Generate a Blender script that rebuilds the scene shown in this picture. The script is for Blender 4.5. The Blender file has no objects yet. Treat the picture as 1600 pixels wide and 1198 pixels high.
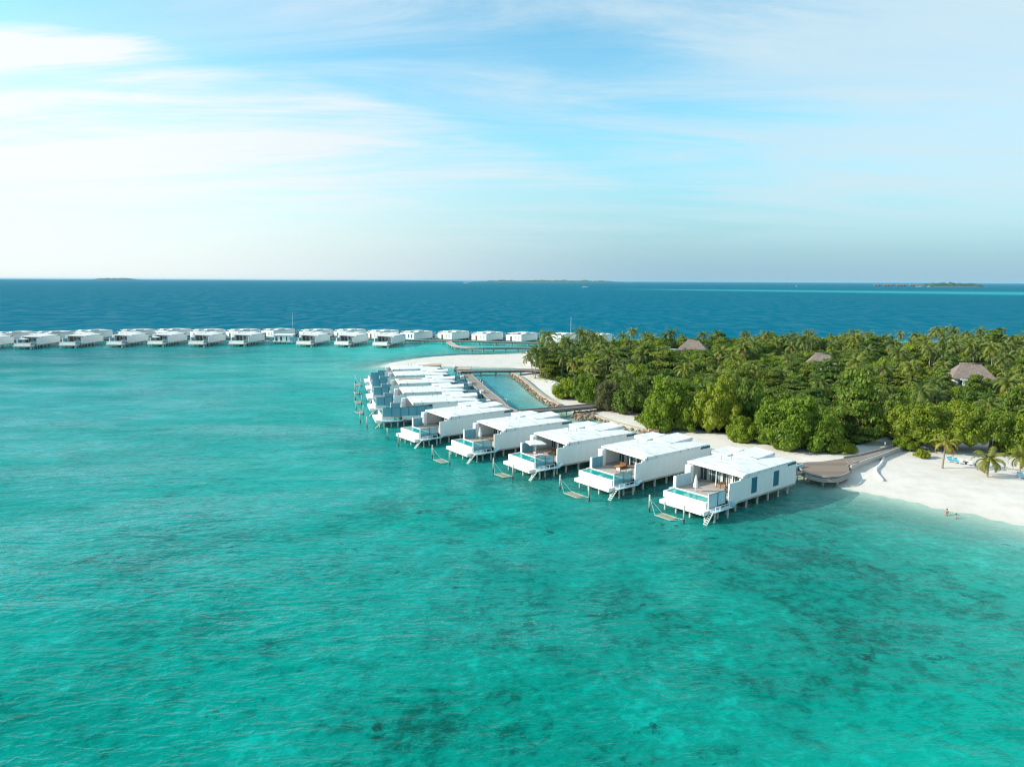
import bpy, bmesh, math, random
import numpy as np
from mathutils import Vector, Matrix, noise
R = math.radians
random.seed(7)
scene = bpy.context.scene
col = scene.collection

# ------------------------------------------------------------------ camera
F, H = 1120.0, 38.0                      # focal length in photo pixels, height over the sea
P = math.atan((599 - 438.5) / F)
RO = 0.0044
cp, sp, cr, sr = math.cos(P), math.sin(P), math.cos(RO), math.sin(RO)

def W(px, py, h=0.0, cp=cp, sp=sp, cr=cr, sr=sr):
    """point of the photograph (1600 x 1198) at height h -> place in the world"""
    a, b = px - 800., 599. - py
    x = a * cr - b * sr
    y = a * sr + b * cr
    dx, dy, dz = x, y * sp + F * cp, y * cp - F * sp
    t = (h - H) / dz
    return (dx * t, dy * t)

def pix(x, y, z, cp=cp, sp=sp, cr=cr, sr=sr):
    zz = z - H
    v, w = y * sp + zz * cp, y * cp - zz * sp
    X, Y = F * x / w, F * v / w
    return (800 + X * cr + Y * sr, 599 - (-X * sr + Y * cr))

cam = bpy.data.cameras.new('camera')
cam.sensor_width = 36
cam.lens = F / 1600 * 36
cam.clip_start = 0.5
cam.clip_end = 200000
co = bpy.data.objects.new('camera', cam)
col.objects.link(co)
co.matrix_world = Matrix.Translation((0, 0, H)) @ Matrix.Rotation(R(90) - P, 4, 'X') @ Matrix.Rotation(RO, 4, 'Z')
scene.camera = co

# ------------------------------------------------------------------ node helper
class S:
    """a socket (or number) with arithmetic"""
    def __init__(s, nt, v): s.nt, s.v = nt, v
    def _m(s, op, *o, clamp=False):
        n = s.nt.nodes.new('ShaderNodeMath'); n.operation = op; n.use_clamp = clamp
        for i, q in enumerate((s,) + o):
            q = q.v if isinstance(q, S) else q
            if isinstance(q, (int, float)): n.inputs[i].default_value = q
            else: s.nt.links.new(q, n.inputs[i])
        return S(s.nt, n.outputs[0])
    def __add__(s, o): return s._m('ADD', o)
    def __sub__(s, o): return s._m('SUBTRACT', o)
    def __rsub__(s, o): return S(s.nt, o)._m('SUBTRACT', s)
    def __mul__(s, o): return s._m('MULTIPLY', o)
    def __truediv__(s, o): return s._m('DIVIDE', o)
    def mx(s, o): return s._m('MAXIMUM', o)
    def mn(s, o): return s._m('MINIMUM', o)
    def pw(s, o): return s._m('POWER', o)
    def clamp(s): return s._m('ADD', 0.0, clamp=True)
    def step(s, a, b):
        n = s.nt.nodes.new('ShaderNodeMapRange'); n.interpolation_type = 'SMOOTHSTEP'
        s.nt.links.new(s.v, n.inputs['Value'])
        n.inputs['From Min'].default_value = a; n.inputs['From Max'].default_value = b
        return S(s.nt, n.outputs['Result'])
    def bell(s, c, w):                    # exp(-((s-c)/w)^2)
        d = (s - c) / w
        return S(s.nt, 2.718281828)._m('POWER', (d * d) * -1.0)

def link(nt, a, b): nt.links.new(a.v if isinstance(a, S) else a, b)

def mixc(nt, fac, a, b, mode='MIX'):
    n = nt.nodes.new('ShaderNodeMix'); n.data_type = 'RGBA'; n.blend_type = mode; n.clamp_factor = True
    for q, i in ((fac, 0), (a, 6), (b, 7)):
        q = q.v if isinstance(q, S) else q
        if isinstance(q, (int, float)): n.inputs[i].default_value = q
        elif isinstance(q, tuple): n.inputs[i].default_value = (q + (1,))[:4]
        else: nt.links.new(q, n.inputs[i])
    return n.outputs[2]

def nz(nt, vec, scale, detail=4, rough=0.55, dist=0.0, stretch=None, rot=0.0, loc=(0, 0, 0)):
    if stretch or rot or loc != (0, 0, 0):
        m = nt.nodes.new('ShaderNodeMapping')
        m.inputs['Rotation'].default_value = (0, 0, rot); m.inputs['Scale'].default_value = stretch or (1, 1, 1)
        m.inputs['Location'].default_value = loc
        nt.links.new(vec, m.inputs['Vector']); vec = m.outputs['Vector']
    n = nt.nodes.new('ShaderNodeTexNoise')
    nt.links.new(vec, n.inputs['Vector'])
    n.inputs['Scale'].default_value = scale; n.inputs['Detail'].default_value = detail
    n.inputs['Roughness'].default_value = rough; n.inputs['Distortion'].default_value = dist
    return S(nt, n.outputs[0])

def newmat(name):
    m = bpy.data.materials.new(name); m.use_nodes = True
    nt = m.node_tree
    b = nt.nodes['Principled BSDF']
    return m, nt, b

MATS = {}
def paint(name, c, rough=0.6, var=0.10, scale=1.5, c2=None, spec=0.3, metal=0.0, stretch=None, bump=0.0, coord='Object'):
    m, nt, b = newmat(name)
    tc = nt.nodes.new('ShaderNodeTexCoord')
    v = tc.outputs[coord]
    n = nz(nt, v, scale, 6, 0.6, 0.3, stretch)
    c2 = c2 or tuple(x * (1 - 2.2 * var) for x in c)
    link(nt, mixc(nt, n.step(0.35, 0.72), c, c2), b.inputs['Base Color'])
    b.inputs['Roughness'].default_value = rough
    b.inputs['Specular IOR Level'].default_value = spec
    b.inputs['Metallic'].default_value = metal
    if bump:
        bn = nt.nodes.new('ShaderNodeBump'); bn.inputs['Strength'].default_value = bump; bn.inputs['Distance'].default_value = 0.05
        link(nt, nz(nt, v, scale * 6, 4), bn.inputs['Height']); link(nt, bn.outputs[0], b.inputs['Normal'])
    MATS[name] = m
    return m

def planks(name, c, c2, width, axis, rough=0.75, coord='Object'):
    """boards across an axis: a colour per board and dark joints"""
    m, nt, b = newmat(name)
    tc = nt.nodes.new('ShaderNodeTexCoord')
    sx = nt.nodes.new('ShaderNodeSeparateXYZ'); link(nt, tc.outputs[coord], sx.inputs[0])
    t = S(nt, sx.outputs[axis]) / width
    wn = nt.nodes.new('ShaderNodeTexWhiteNoise'); wn.noise_dimensions = '1D'
    link(nt, t._m('FLOOR'), wn.inputs['W'])
    grain = nz(nt, tc.outputs[coord], 3.0, 5, 0.6)
    fac = (S(nt, wn.outputs[0]) * 0.6 + grain * 0.6 - 0.1).clamp()
    cc = mixc(nt, fac, c, c2)
    joint = t._m('FRACT').step(0.0, 0.12)
    link(nt, mixc(nt, joint, tuple(x * 0.35 for x in c), cc), b.inputs['Base Color'])
    b.inputs['Roughness'].default_value = rough
    b.inputs['Specular IOR Level'].default_value = 0.2
    MATS[name] = m
    return m

WHITE = paint('white_render', (0.80, 0.80, 0.78), 0.7, 0.05, 1.1, c2=(0.75, 0.76, 0.75), stretch=(1, 1, 0.25))
POOLW = paint('pool_render', (0.82, 0.81, 0.77), 0.6, 0.05, 1.2, c2=(0.72, 0.69, 0.62), stretch=(1, 1, 0.25))
PILE = paint('concrete_pile', (0.52, 0.49, 0.44), 0.8, 0.12, 2.0, c2=(0.35, 0.33, 0.28), bump=0.3)
TEALP = paint('teal_louvre', (0.02, 0.20, 0.27), 0.5, 0.1, 3)
FENCE = planks('blue_slat', (0.12, 0.33, 0.42), (0.20, 0.44, 0.50), 0.16, 0, 0.5)
FENCEL = planks('pale_blue_slat', (0.40, 0.58, 0.64), (0.55, 0.72, 0.76), 0.2, 0, 0.5)
DECKM = planks('deck_boards', (0.42, 0.34, 0.29), (0.55, 0.47, 0.41), 0.16, 0)
BOARD = planks('boardwalk_boards', (0.24, 0.195, 0.165), (0.37, 0.31, 0.27), 0.9, 1)
PLAT = planks('platform_boards', (0.19, 0.14, 0.11), (0.31, 0.24, 0.19), 0.9, 1)
BOARDK = paint('weathered_kerb', (0.36, 0.31, 0.28), 0.85, 0.1, 2)
SKIRT = planks('weathered_slats', (0.38, 0.34, 0.31), (0.56, 0.52, 0.48), 0.28, 2)
UNDER = paint('dark_timber_shade', (0.10, 0.085, 0.075), 0.9, 0.1, 2)  # timber of beams and joists; also colours shade into the villa floor slabs
TIMBER = paint('bare_timber', (0.52, 0.38, 0.24), 0.8, 0.1, 2)
CANVAS = paint('white_canvas', (0.80, 0.78, 0.74), 0.9, 0.04, 3)
BROWN = paint('brown_wicker', (0.20, 0.085, 0.035), 0.7, 0.1, 6)
ORANGE = paint('tan_rattan', (0.42, 0.22, 0.10), 0.7, 0.1, 6)
DARK = paint('dark_metal', (0.03, 0.05, 0.07), 0.4, 0.1, 3)
FRAME = paint('white_frame', (0.74, 0.76, 0.76), 0.5, 0.05, 3)
CURT = paint('pale_curtain', (0.58, 0.58, 0.55), 0.9, 0.12, 5, stretch=(1, 4, 0.2))
TILEP = paint('pool_tile', (0.02, 0.36, 0.32), 0.4, 0.08, 2)
NETM = paint('rope_net', (0.55, 0.50, 0.38), 0.9, 0.1, 3)
POSTM = paint('weathered_post', (0.58, 0.56, 0.50), 0.85, 0.15, 2, c2=(0.36, 0.33, 0.28))
WETP = paint('wet_post_foot', (0.035, 0.032, 0.028), 0.5, 0.1, 3)
THATCH = paint('grey_thatch', (0.19, 0.14, 0.115), 0.95, 0.12, 0.9, c2=(0.29, 0.23, 0.20), bump=0.8, stretch=(2, 2, 0.6))
STONE = paint('coral_stone', (0.34, 0.25, 0.17), 0.9, 0.15, 0.8, c2=(0.17, 0.125, 0.085), bump=0.6)
COPE = paint('pale_coping', (0.50, 0.41, 0.32), 0.9, 0.1, 1.2)
BLUEC = paint('blue_cushion', (0.10, 0.42, 0.55), 0.85, 0.08, 5)
SKIN = paint('sunned_skin', (0.46, 0.26, 0.18), 0.5, 0.05, 8)
HAIR = paint('dark_hair', (0.02, 0.015, 0.012), 0.6, 0.05, 8)
REDC = paint('coral_red_cloth', (0.45, 0.06, 0.05), 0.8, 0.05, 8)
BARK = paint('grey_bark', (0.20, 0.15, 0.11), 0.9, 0.15, 2, bump=0.5)
PBARK = paint('palm_bark', (0.34, 0.27, 0.21), 0.9, 0.12, 3, bump=0.4, stretch=(1, 1, 4))
BOATW = paint('boat_hull', (0.8, 0.8, 0.8), 0.4, 0.03, 1)

def roof_mat():
    m, nt, b = newmat('white_roof_membrane')
    tc = nt.nodes.new('ShaderNodeTexCoord'); v = tc.outputs['Object']
    sx = nt.nodes.new('ShaderNodeSeparateXYZ'); link(nt, v, sx.inputs[0])
    stain = nz(nt, v, 0.55, 6, 0.65, 0.6)
    fine = nz(nt, v, 3.0, 5, 0.7, 0.4, stretch=(0.5, 2, 1))
    seam = ((S(nt, sx.outputs[0]) + 0.37) / 2.3)._m('FRACT').bell(0.5, 0.07)
    streak = nz(nt, v, 0.5, 4, 0.6, 0.0, stretch=(1.5, 0.7, 1))
    c = mixc(nt, stain.step(0.45, 0.7) * 0.7, (0.74, 0.74, 0.73), (0.56, 0.57, 0.56))
    c = mixc(nt, fine.step(0.54, 0.70) * 0.55, c, (0.42, 0.43, 0.43))
    c = mixc(nt, seam * streak.step(0.48, 0.58) * 0.7, c, (0.16, 0.17, 0.18))
    link(nt, c, b.inputs['Base Color'])
    b.inputs['Roughness'].default_value = 0.75; b.inputs['Specular IOR Level'].default_value = 0.2
    return m
ROOF = roof_mat()

def glass_mat(name, c, rough=0.05):
    m, nt, b = newmat(name)
    tc = nt.nodes.new('ShaderNodeTexCoord')
    n = nz(nt, tc.outputs['Object'], 1.1, 3, 0.5, 0.0, stretch=(1, 1, 0.3))
    link(nt, mixc(nt, n.step(0.4, 0.6), c, tuple(x * 2.6 for x in c)), b.inputs['Base Color'])
    b.inputs['Roughness'].default_value = rough; b.inputs['Specular IOR Level'].default_value = 0.7
    return m
GLASS = glass_mat('tinted_pane', (0.035, 0.06, 0.065))

def glassfence_mat():
    m, nt, b = newmat('clear_balustrade_glass')
    b.inputs['Base Color'].default_value = (0.20, 0.45, 0.50, 1); b.inputs['Roughness'].default_value = 0.1
    tr = nt.nodes.new('ShaderNodeBsdfTransparent'); tr.inputs[0].default_value = (0.75, 0.88, 0.9, 1)
    mx = nt.nodes.new('ShaderNodeMixShader'); mx.inputs[0].default_value = 0.45
    link(nt, tr.outputs[0], mx.inputs[1]); link(nt, b.outputs[0], mx.inputs[2])
    link(nt, mx.outputs[0], nt.nodes['Material Output'].inputs[0])
    return m
GFENCE = glassfence_mat()

def poolwater_mat():
    m, nt, b = newmat('pool_water')
    geo = nt.nodes.new('ShaderNodeNewGeometry')
    n = nz(nt, geo.outputs['Position'], 0.5, 3, 0.5)
    link(nt, mixc(nt, n.step(0.3, 0.7), (0.005, 0.30, 0.26), (0.01, 0.38, 0.33)), b.inputs['Base Color'])
    b.inputs['Roughness'].default_value = 0.03; b.inputs['IOR'].default_value = 1.33
    bn = nt.nodes.new('ShaderNodeBump'); bn.inputs['Strength'].default_value = 0.25; bn.inputs['Distance'].default_value = 0.05
    link(nt, nz(nt, geo.outputs['Position'], 1.5, 3, 0.5), bn.inputs['Height']); link(nt, bn.outputs[0], b.inputs['Normal'])
    return m
POOLWATER = poolwater_mat()

# ------------------------------------------------------------------ mesh helper
class MB:
    def __init__(s): s.v, s.f = [], []
    def add(s, vs, fs):
        o = len(s.v); s.v += [tuple(p) for p in vs]; s.f += [tuple(i + o for i in f) for f in fs]; return s
    def box(s, x0, x1, y0, y1, z0, z1):
        return s.add([(x0, y0, z0), (x1, y0, z0), (x1, y1, z0), (x0, y1, z0), (x0, y0, z1), (x1, y0, z1), (x1, y1, z1), (x0, y1, z1)],
                     [(0, 3, 2, 1), (4, 5, 6, 7), (0, 1, 5, 4), (1, 2, 6, 5), (2, 3, 7, 6), (3, 0, 4, 7)])
    def prism(s, pts, z0, z1):
        """pts counter-clockwise xy; z0, z1 numbers or per-point lists"""
        n = len(pts)
        za = z0 if isinstance(z0, (list, tuple)) else [z0] * n
        zb = z1 if isinstance(z1, (list, tuple)) else [z1] * n
        vs = [(p[0], p[1], za[i]) for i, p in enumerate(pts)] + [(p[0], p[1], zb[i]) for i, p in enumerate(pts)]
        fs = [tuple(range(n - 1, -1, -1)), tuple(range(n, 2 * n))] + [(i, (i + 1) % n, n + (i + 1) % n, n + i) for i in range(n)]
        return s.add(vs, fs)
    def tube(s, p, q, r0, r1=None, n=8):
        r1 = r0 if r1 is None else r1
        p, q = Vector(p), Vector(q); d = (q - p).normalized()
        a = d.orthogonal().normalized(); b = d.cross(a)
        vs = []
        for c, r in ((p, r0), (q, r1)):
            for i in range(n):
                t = 2 * math.pi * i / n
                vs.append(c + a * (r * math.cos(t)) + b * (r * math.sin(t)))
        return s.add(vs, [(i, (i + 1) % n, n + (i + 1) % n, n + i) for i in range(n)] + [tuple(range(n - 1, -1, -1)), tuple(range(n, 2 * n))])
    def path(s, pts, rads, n=8):
        """smooth-ish tube through points"""
        pts = [Vector(p) for p in pts]; o = len(s.v); m = len(pts); prev = None
        for k, p in enumerate(pts):
            d = (pts[min(k + 1, m - 1)] - pts[max(k - 1, 0)]).normalized()
            a = d.orthogonal().normalized() if prev is None else (prev - d * prev.dot(d)).normalized()
            prev = a; b = d.cross(a)
            for i in range(n):
                t = 2 * math.pi * i / n
                s.v.append(tuple(p + a * (rads[k] * math.cos(t)) + b * (rads[k] * math.sin(t))))
        for k in range(m - 1):
            for i in range(n):
                s.f.append((o + k * n + i, o + k * n + (i + 1) % n, o + (k + 1) * n + (i + 1) % n, o + (k + 1) * n + i))
        s.f.append(tuple(o + i for i in range(n - 1, -1, -1))); s.f.append(tuple(o + (m - 1) * n + i for i in range(n)))
        return s
    def blob(s, c, r, sub=2, amp=0.15, seed=0.0, squash=(1, 1, 1)):
        bm = bmesh.new(); bmesh.ops.create_icosphere(bm, subdivisions=sub, radius=1)
        vs = []
        for v in bm.verts:
            k = 1 + amp * noise.noise(v.co * 1.7 + Vector((seed, seed * 1.3, 0)))*2
            vs.append((c[0] + v.co.x * r * k * squash[0], c[1] + v.co.y * r * k * squash[1], c[2] + v.co.z * r * k * squash[2]))
        fs = [tuple(v.index for v in f.verts) for f in bm.faces]; bm.free()
        return s.add(vs, fs)
    def strip(s, left, right, z0, z1):
        """a ribbon deck between two polylines of equal length (xy), as a closed solid"""
        n = len(left); zs0 = z0 if isinstance(z0, list) else [z0] * n; zs1 = z1 if isinstance(z1, list) else [z1] * n
        vs = []
        for i in range(n):
            l, r = left[i], right[i]
            vs += [(l[0], l[1], zs0[i]), (r[0], r[1], zs0[i]), (r[0], r[1], zs1[i]), (l[0], l[1], zs1[i])]
        fs = []
        for i in range(n - 1):
            a, b = 4 * i, 4 * i + 4
            fs += [(a + 3, a + 2, b + 2, b + 3), (a + 1, a, b, b + 1), (a, a + 3, b + 3, b), (a + 2, a + 1, b + 1, b + 2)]
        fs += [(0, 1, 2, 3), (4 * n - 1, 4 * n - 2, 4 * n - 3, 4 * n - 4)]
        return s.add(vs, fs)
    def build(s, name, mat, parent=None, smooth=False, loc=(0, 0, 0)):
        me = bpy.data.meshes.new(name); me.from_pydata(s.v, [], s.f)
        me.materials.append(mat)
        if smooth: me.polygons.foreach_set('use_smooth', [True] * len(me.polygons))
        me.update()
        o = bpy.data.objects.new(name, me); o.parent = parent; o.location = loc
        col.objects.link(o)
        return o

def bevel(o, w=0.03, seg=1):
    m = o.modifiers.new('bevel', 'BEVEL'); m.width = w; m.segments = seg; m.limit_method = 'ANGLE'
    return o

def tag(o, label=None, cat=None, group=None, kind=None):
    for k, v in (('label', label), ('category', cat), ('group', group), ('kind', kind)):
        if v: o[k] = v
    return o

def thing(name, loc, rz=0.0, label=None, cat=None, group=None):
    o = bpy.data.objects.new(name, None); o.empty_display_size = 0.5
    o.location = loc; o.rotation_euler = (0, 0, rz)
    col.objects.link(o)
    return tag(o, label, cat, group)

def copy_tree(o, parent=None, skip=()):
    c = o.copy(); col.objects.link(c); c.parent = parent
    for ch in list(o.children):
        if ch.name.split('.')[0] not in skip: copy_tree(ch, c, skip)
    return c

# ------------------------------------------------------------------ shoreline and ground
def px_line(pts, h=0.0): return [W(x, y, h) for x, y in pts]
LAND = px_line([(1330, 766), (1362, 773), (1395, 779), (1430, 786), (1470, 795), (1530, 807), (1600, 825)]) + \
    [(92, 90), (112, 66), (200, 30), (420, 60), (520, 300), (430, 470), (180, 440), (60, 424), (22, 405), (8, 385)] + \
    px_line([(818, 552.5), (770, 553.5), (720, 554.5), (680, 557), (645, 561), (615, 566), (592, 573), (640, 574.5), (690, 573), (740, 573.5), (800, 574.5), (822, 577), (812, 586),
             (819, 597), (836, 613), (852, 625), (874, 636.5), (896, 643), (904, 655), (925, 653), (960, 664), (1010, 675.5), (1050, 689), (1092, 698), (1130, 709), (1180, 719), (1225, 730), (1262, 748), (1300, 757)])
VEG = px_line([(838, 592), (872, 603), (905, 626), (940, 640), (975, 648), (1010, 656), (1040, 668), (1090, 679), (1140, 686), (1180, 694), (1230, 706), (1290, 711), (1335, 709), (1395, 689),
               (1412, 704), (1440, 715), (1500, 710), (1600, 716)]) + [(260, 150), (420, 200), (420, 410), (300, 425), (150, 410), (40, 398), (18, 375)]

def poly_sd(pts, poly):
    """signed distance (inside positive) of many points to a polygon"""
    pts = np.asarray(pts, float); po = np.asarray(poly, float)
    d = np.full(len(pts), 1e9); inside = np.zeros(len(pts), bool)
    for i in range(len(po)):
        a, b = po[i], po[(i + 1) % len(po)]
        e = b - a; w = pts - a
        t = np.clip((w @ e) / (e @ e), 0, 1)
        d = np.minimum(d, np.hypot(*(w - t[:, None] * e).T))
        c = (a[1] <= pts[:, 1]) != (b[1] <= pts[:, 1])
        with np.errstate(divide='ignore', invalid='ignore'):
            xi = a[0] + (pts[:, 1] - a[1]) / (b[1] - a[1]) * (b[0] - a[0])
        inside ^= c & (pts[:, 0] < xi)
    return np.where(inside, d, -d)

def axis_lines(lo, hi, step, far_lo, far_hi, ratio=1.09):
    a = list(np.arange(lo, hi + 0.1, step)); s = step; x = hi
    while x < far_hi: s *= ratio; x += s; a.append(x)
    s = step; x = lo; b = []
    while x > far_lo: s *= ratio; x -= s; b.append(x)
    return np.array(b[::-1] + a)

def grid_mesh(name, xs, ys, zfun, mat, attrs, keep=None):
    X, Y = np.meshgrid(xs, ys); p = np.stack([X.ravel(), Y.ravel()], 1)
    z, at = zfun(p)
    n, m = len(xs), len(ys)
    idx = np.arange(n * m).reshape(m, n)
    q = np.stack([idx[:-1, :-1], idx[:-1, 1:], idx[1:, 1:], idx[1:, :-1]], -1).reshape(-1, 4)
    if keep is not None: q = q[keep(p[q].mean(1))]
    me = bpy.data.meshes.new(name)
    me.vertices.add(len(p)); me.vertices.foreach_set('co', np.column_stack([p, z]).astype('f').ravel())
    me.loops.add(q.size); me.loops.foreach_set('vertex_index', q.ravel().astype('i'))
    me.polygons.add(len(q)); me.polygons.foreach_set('loop_start', np.arange(0, q.size, 4).astype('i'))
    me.update(calc_edges=True); me.validate()
    me.polygons.foreach_set('use_smooth', [True] * len(me.polygons))
    for k, a in at.items():
        ca = me.attributes.new(k, 'FLOAT_COLOR', 'POINT'); ca.data.foreach_set('color', a.astype('f').ravel())
    me.materials.append(mat)
    o = bpy.data.objects.new(name, me); col.objects.link(o)
    return o

def smooth(x, a, b):
    t = np.clip((x - a) / (b - a), 0, 1); return t * t * (3 - 2 * t)

def wig(p, s, seed=0):
    return np.array([noise.noise(Vector((x * s + seed, y * s, seed * 0.7))) for x, y in p])

def sand_mat():
    m, nt, b = newmat('coral_sand')
    geo = nt.nodes.new('ShaderNodeNewGeometry'); v = geo.outputs['Position']
    at = nt.nodes.new('ShaderNodeAttribute'); at.attribute_name = 'ground'
    sx = nt.nodes.new('ShaderNodeSeparateColor'); link(nt, at.outputs['Color'], sx.inputs[0])
    soil = S(nt, sx.outputs[0]); hgt = S(nt, sx.outputs[1])
    n1 = nz(nt, v, 0.25, 6, 0.6); n2 = nz(nt, v, 2.5, 5, 0.65)
    c = mixc(nt, n1.step(0.35, 0.7), (0.715, 0.645, 0.585), (0.63, 0.56, 0.50))
    c = mixc(nt, n2.step(0.6, 0.75) * 0.35, c, (0.52, 0.46, 0.38))
    damp = 1.0 - (hgt + n1 * 0.2 - 0.1).step(0.45, 0.62)
    c = mixc(nt, damp * 0.30, c, (0.56, 0.525, 0.475))
    wet = 1.0 - (hgt + n1 * 0.10 - 0.05).step(0.05, 0.24)
    c = mixc(nt, wet * 0.55, c, (0.56, 0.51, 0.43))
    track = nz(nt, v, 0.6, 4, 0.6, 0.8, stretch=(1, 3, 1), rot=0.6)
    c = mixc(nt, track.step(0.6, 0.7) * 0.22 * (1.0 - wet), c, (0.48, 0.43, 0.36))
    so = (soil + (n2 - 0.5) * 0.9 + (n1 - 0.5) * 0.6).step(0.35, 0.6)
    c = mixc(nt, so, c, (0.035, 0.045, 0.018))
    link(nt, c, b.inputs['Base Color'])
    b.inputs['Roughness'].default_value = 0.95; b.inputs['Specular IOR Level'].default_value = 0.1
    bn = nt.nodes.new('ShaderNodeBump'); bn.inputs['Strength'].default_value = 0.6; bn.inputs['Distance'].default_value = 0.12
    link(nt, nz(nt, v, 0.8, 6, 0.6), bn.inputs['Height']); link(nt, bn.outputs[0], b.inputs['Normal'])
    return m

def ground_h(p):
    sd = poly_sd(p, LAND)
    sd = sd + 1.1 * wig(p, 0.09, 3)
    z = np.where(sd > 0, 0.9 * smooth(sd, -6, 14) * 1.3 - 0.22 + 0.0, -4.0 * smooth(-sd, -6, 40) - 0.02)
    bar = (p[:, 0] < 8) & (p[:, 1] > 290)
    z = np.where(bar & (sd > 0), np.minimum(z, 0.45), z)
    z = z + np.where(sd > 4, 0.12, 0) * wig(p, 0.12, 9)
    return sd, z

def ground_fun(p):
    sd, z = ground_h(p)
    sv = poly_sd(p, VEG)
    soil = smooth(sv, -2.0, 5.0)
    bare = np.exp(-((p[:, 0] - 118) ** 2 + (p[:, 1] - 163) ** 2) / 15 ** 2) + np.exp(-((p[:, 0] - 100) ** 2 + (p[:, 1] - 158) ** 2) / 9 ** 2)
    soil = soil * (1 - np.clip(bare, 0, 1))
    hh = np.clip(z, 0, 1)
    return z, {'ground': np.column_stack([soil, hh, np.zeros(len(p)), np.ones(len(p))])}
gx = axis_lines(-80, 330, 2.0, -81, 560, 1.12); gy = axis_lines(60, 440, 2.0, 20, 500, 1.15)
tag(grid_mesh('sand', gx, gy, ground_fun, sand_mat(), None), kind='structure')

def ground_z(x, y):
    return float(ground_h(np.array([[x, y]]))[1][0])

# ------------------------------------------------------------------ sea
# what the water looks like where: (photo point -> place), albedo of water over its bed, share of sea-grass patches
ANCH = [((100, 1150), (0, .235, .190), .7), ((400, 1000), (0, .275, .225), .5), ((800, 1120), (0, .225, .175), 1), ((1200, 1000), (0, .225, .175), 1.0),
        ((1560, 1170), (0, .32, .25), .4), ((1560, 900), (0, .30, .235), .8), ((1300, 850), (0, .235, .19), .8), ((1380, 800), (0, .20, .165), .4), ((700, 800), (0, .275, .225), .6),
        ((450, 850), (0, .265, .225), .5), ((150, 900), (0, .27, .23), .6), ((500, 730), (0, .30, .26), .3), ((150, 730), (0, .265, .235), .3), ((100, 620), (0, .26, .255), .2),
        ((320, 600), (0, .26, .245), .2), ((100, 555), (0, .17, .18), .1), ((300, 552), (.005, .20, .19), .1), ((460, 560), (.01, .29, .26), .1), ((620, 548), (.03, .40, .35), .1),
        ((560, 580), (.03, .36, .31), .1), ((540, 640), (0, .30, .26), .2), ((600, 720), (0, .27, .23), .4), ((760, 545), (.04, .44, .39), .1), ((690, 549), (.03, .40, .35), .1), ((850, 610), (0, .31, .37), .2),
        ((790, 600), (0, .25, .33), .2), ((836, 626), (.02, .34, .36), .3), ((750, 577), (.01, .30, .30), .1), ((960, 672), (.10, .26, .19), .6), ((1020, 685), (.16, .30, .22), .5), ((900, 665), (.02, .20, .17), .5),
        ((860, 700), (0, .16, .15), .3), ((1100, 745), (0, .16, .15), .3)]
AP = np.array([W(*a[0]) for a in ANCH]); AC = np.array([list(a[1]) + [a[2]] for a in ANCH])
DEEP = np.array([0.0, 0.128, 0.195])

def sea_fun(p):
    r = np.hypot(*p.T)
    num = np.zeros((len(p), 4)); den = np.zeros(len(p))
    for a, c in zip(AP, AC):
        w = ((np.hypot(p[:, 0] - a[0], p[:, 1] - a[1]) / (0.5 * (r + np.hypot(*a)) + 5)) ** 2 + 2e-4) ** -1.6
        num += w[:, None] * c; den += w
    c = num / den[:, None]; c[:, :3] *= np.array([1, 0.95, 0.94])
    rim = np.interp(p[:, 0], [-3000, -340, -265, -200, -60, 20, 300, 3000], [430, 430, 445, 462, 466, 450, 460, 700])
    deep = smooth(p[:, 1] - rim + 8 * wig(p, 0.02, 5), -8, 26)
    left = smooth(-p[:, 0] - 0.95 * np.abs(p[:, 1]) - 60, 0, 150) * (p[:, 1] > 250)
    deep = np.maximum(deep, 0.7 * left)
    c[:, :3] = c[:, :3] * (1 - deep[:, None]) + DEEP * deep[:, None]; c[:, 3] *= 1 - deep
    # shallow reef far out on the right
    t = np.clip((p[:, 0] - 450) / 1400, 0, 3); cy = 3500 - 900 * t
    wid = 90 + 420 * np.clip(t, 0, 1.2)
    reef = np.exp(-((p[:, 1] - cy) / wid) ** 2) * smooth(p[:, 0], 300, 900)
    c[:, :3] = c[:, :3] * (1 - reef[:, None]) + np.array([0.03, .36, .36]) * reef[:, None]
    sd, z = ground_h(p)
    sd = np.where((p[:, 0] > 520) | (p[:, 1] > 490), -999, sd)
    dep = np.clip(-z, 0, 6)
    near = np.exp(-np.clip(-sd, 0, 99) / 11.0)
    c[:, :3] = c[:, :3] * (1 - .7 * near[:, None]) + np.array([.22, .52, .43]) * .7 * near[:, None]
    alpha = np.clip(1 - np.exp(-np.clip(-sd - 0.3, 0, 99) / 8.0), 0.0, 1)
    return np.zeros(len(p)), {'water': np.column_stack([c[:, :3], alpha]), 'bed': np.column_stack([c[:, 3], deep, reef, np.ones(len(p))])}

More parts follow.
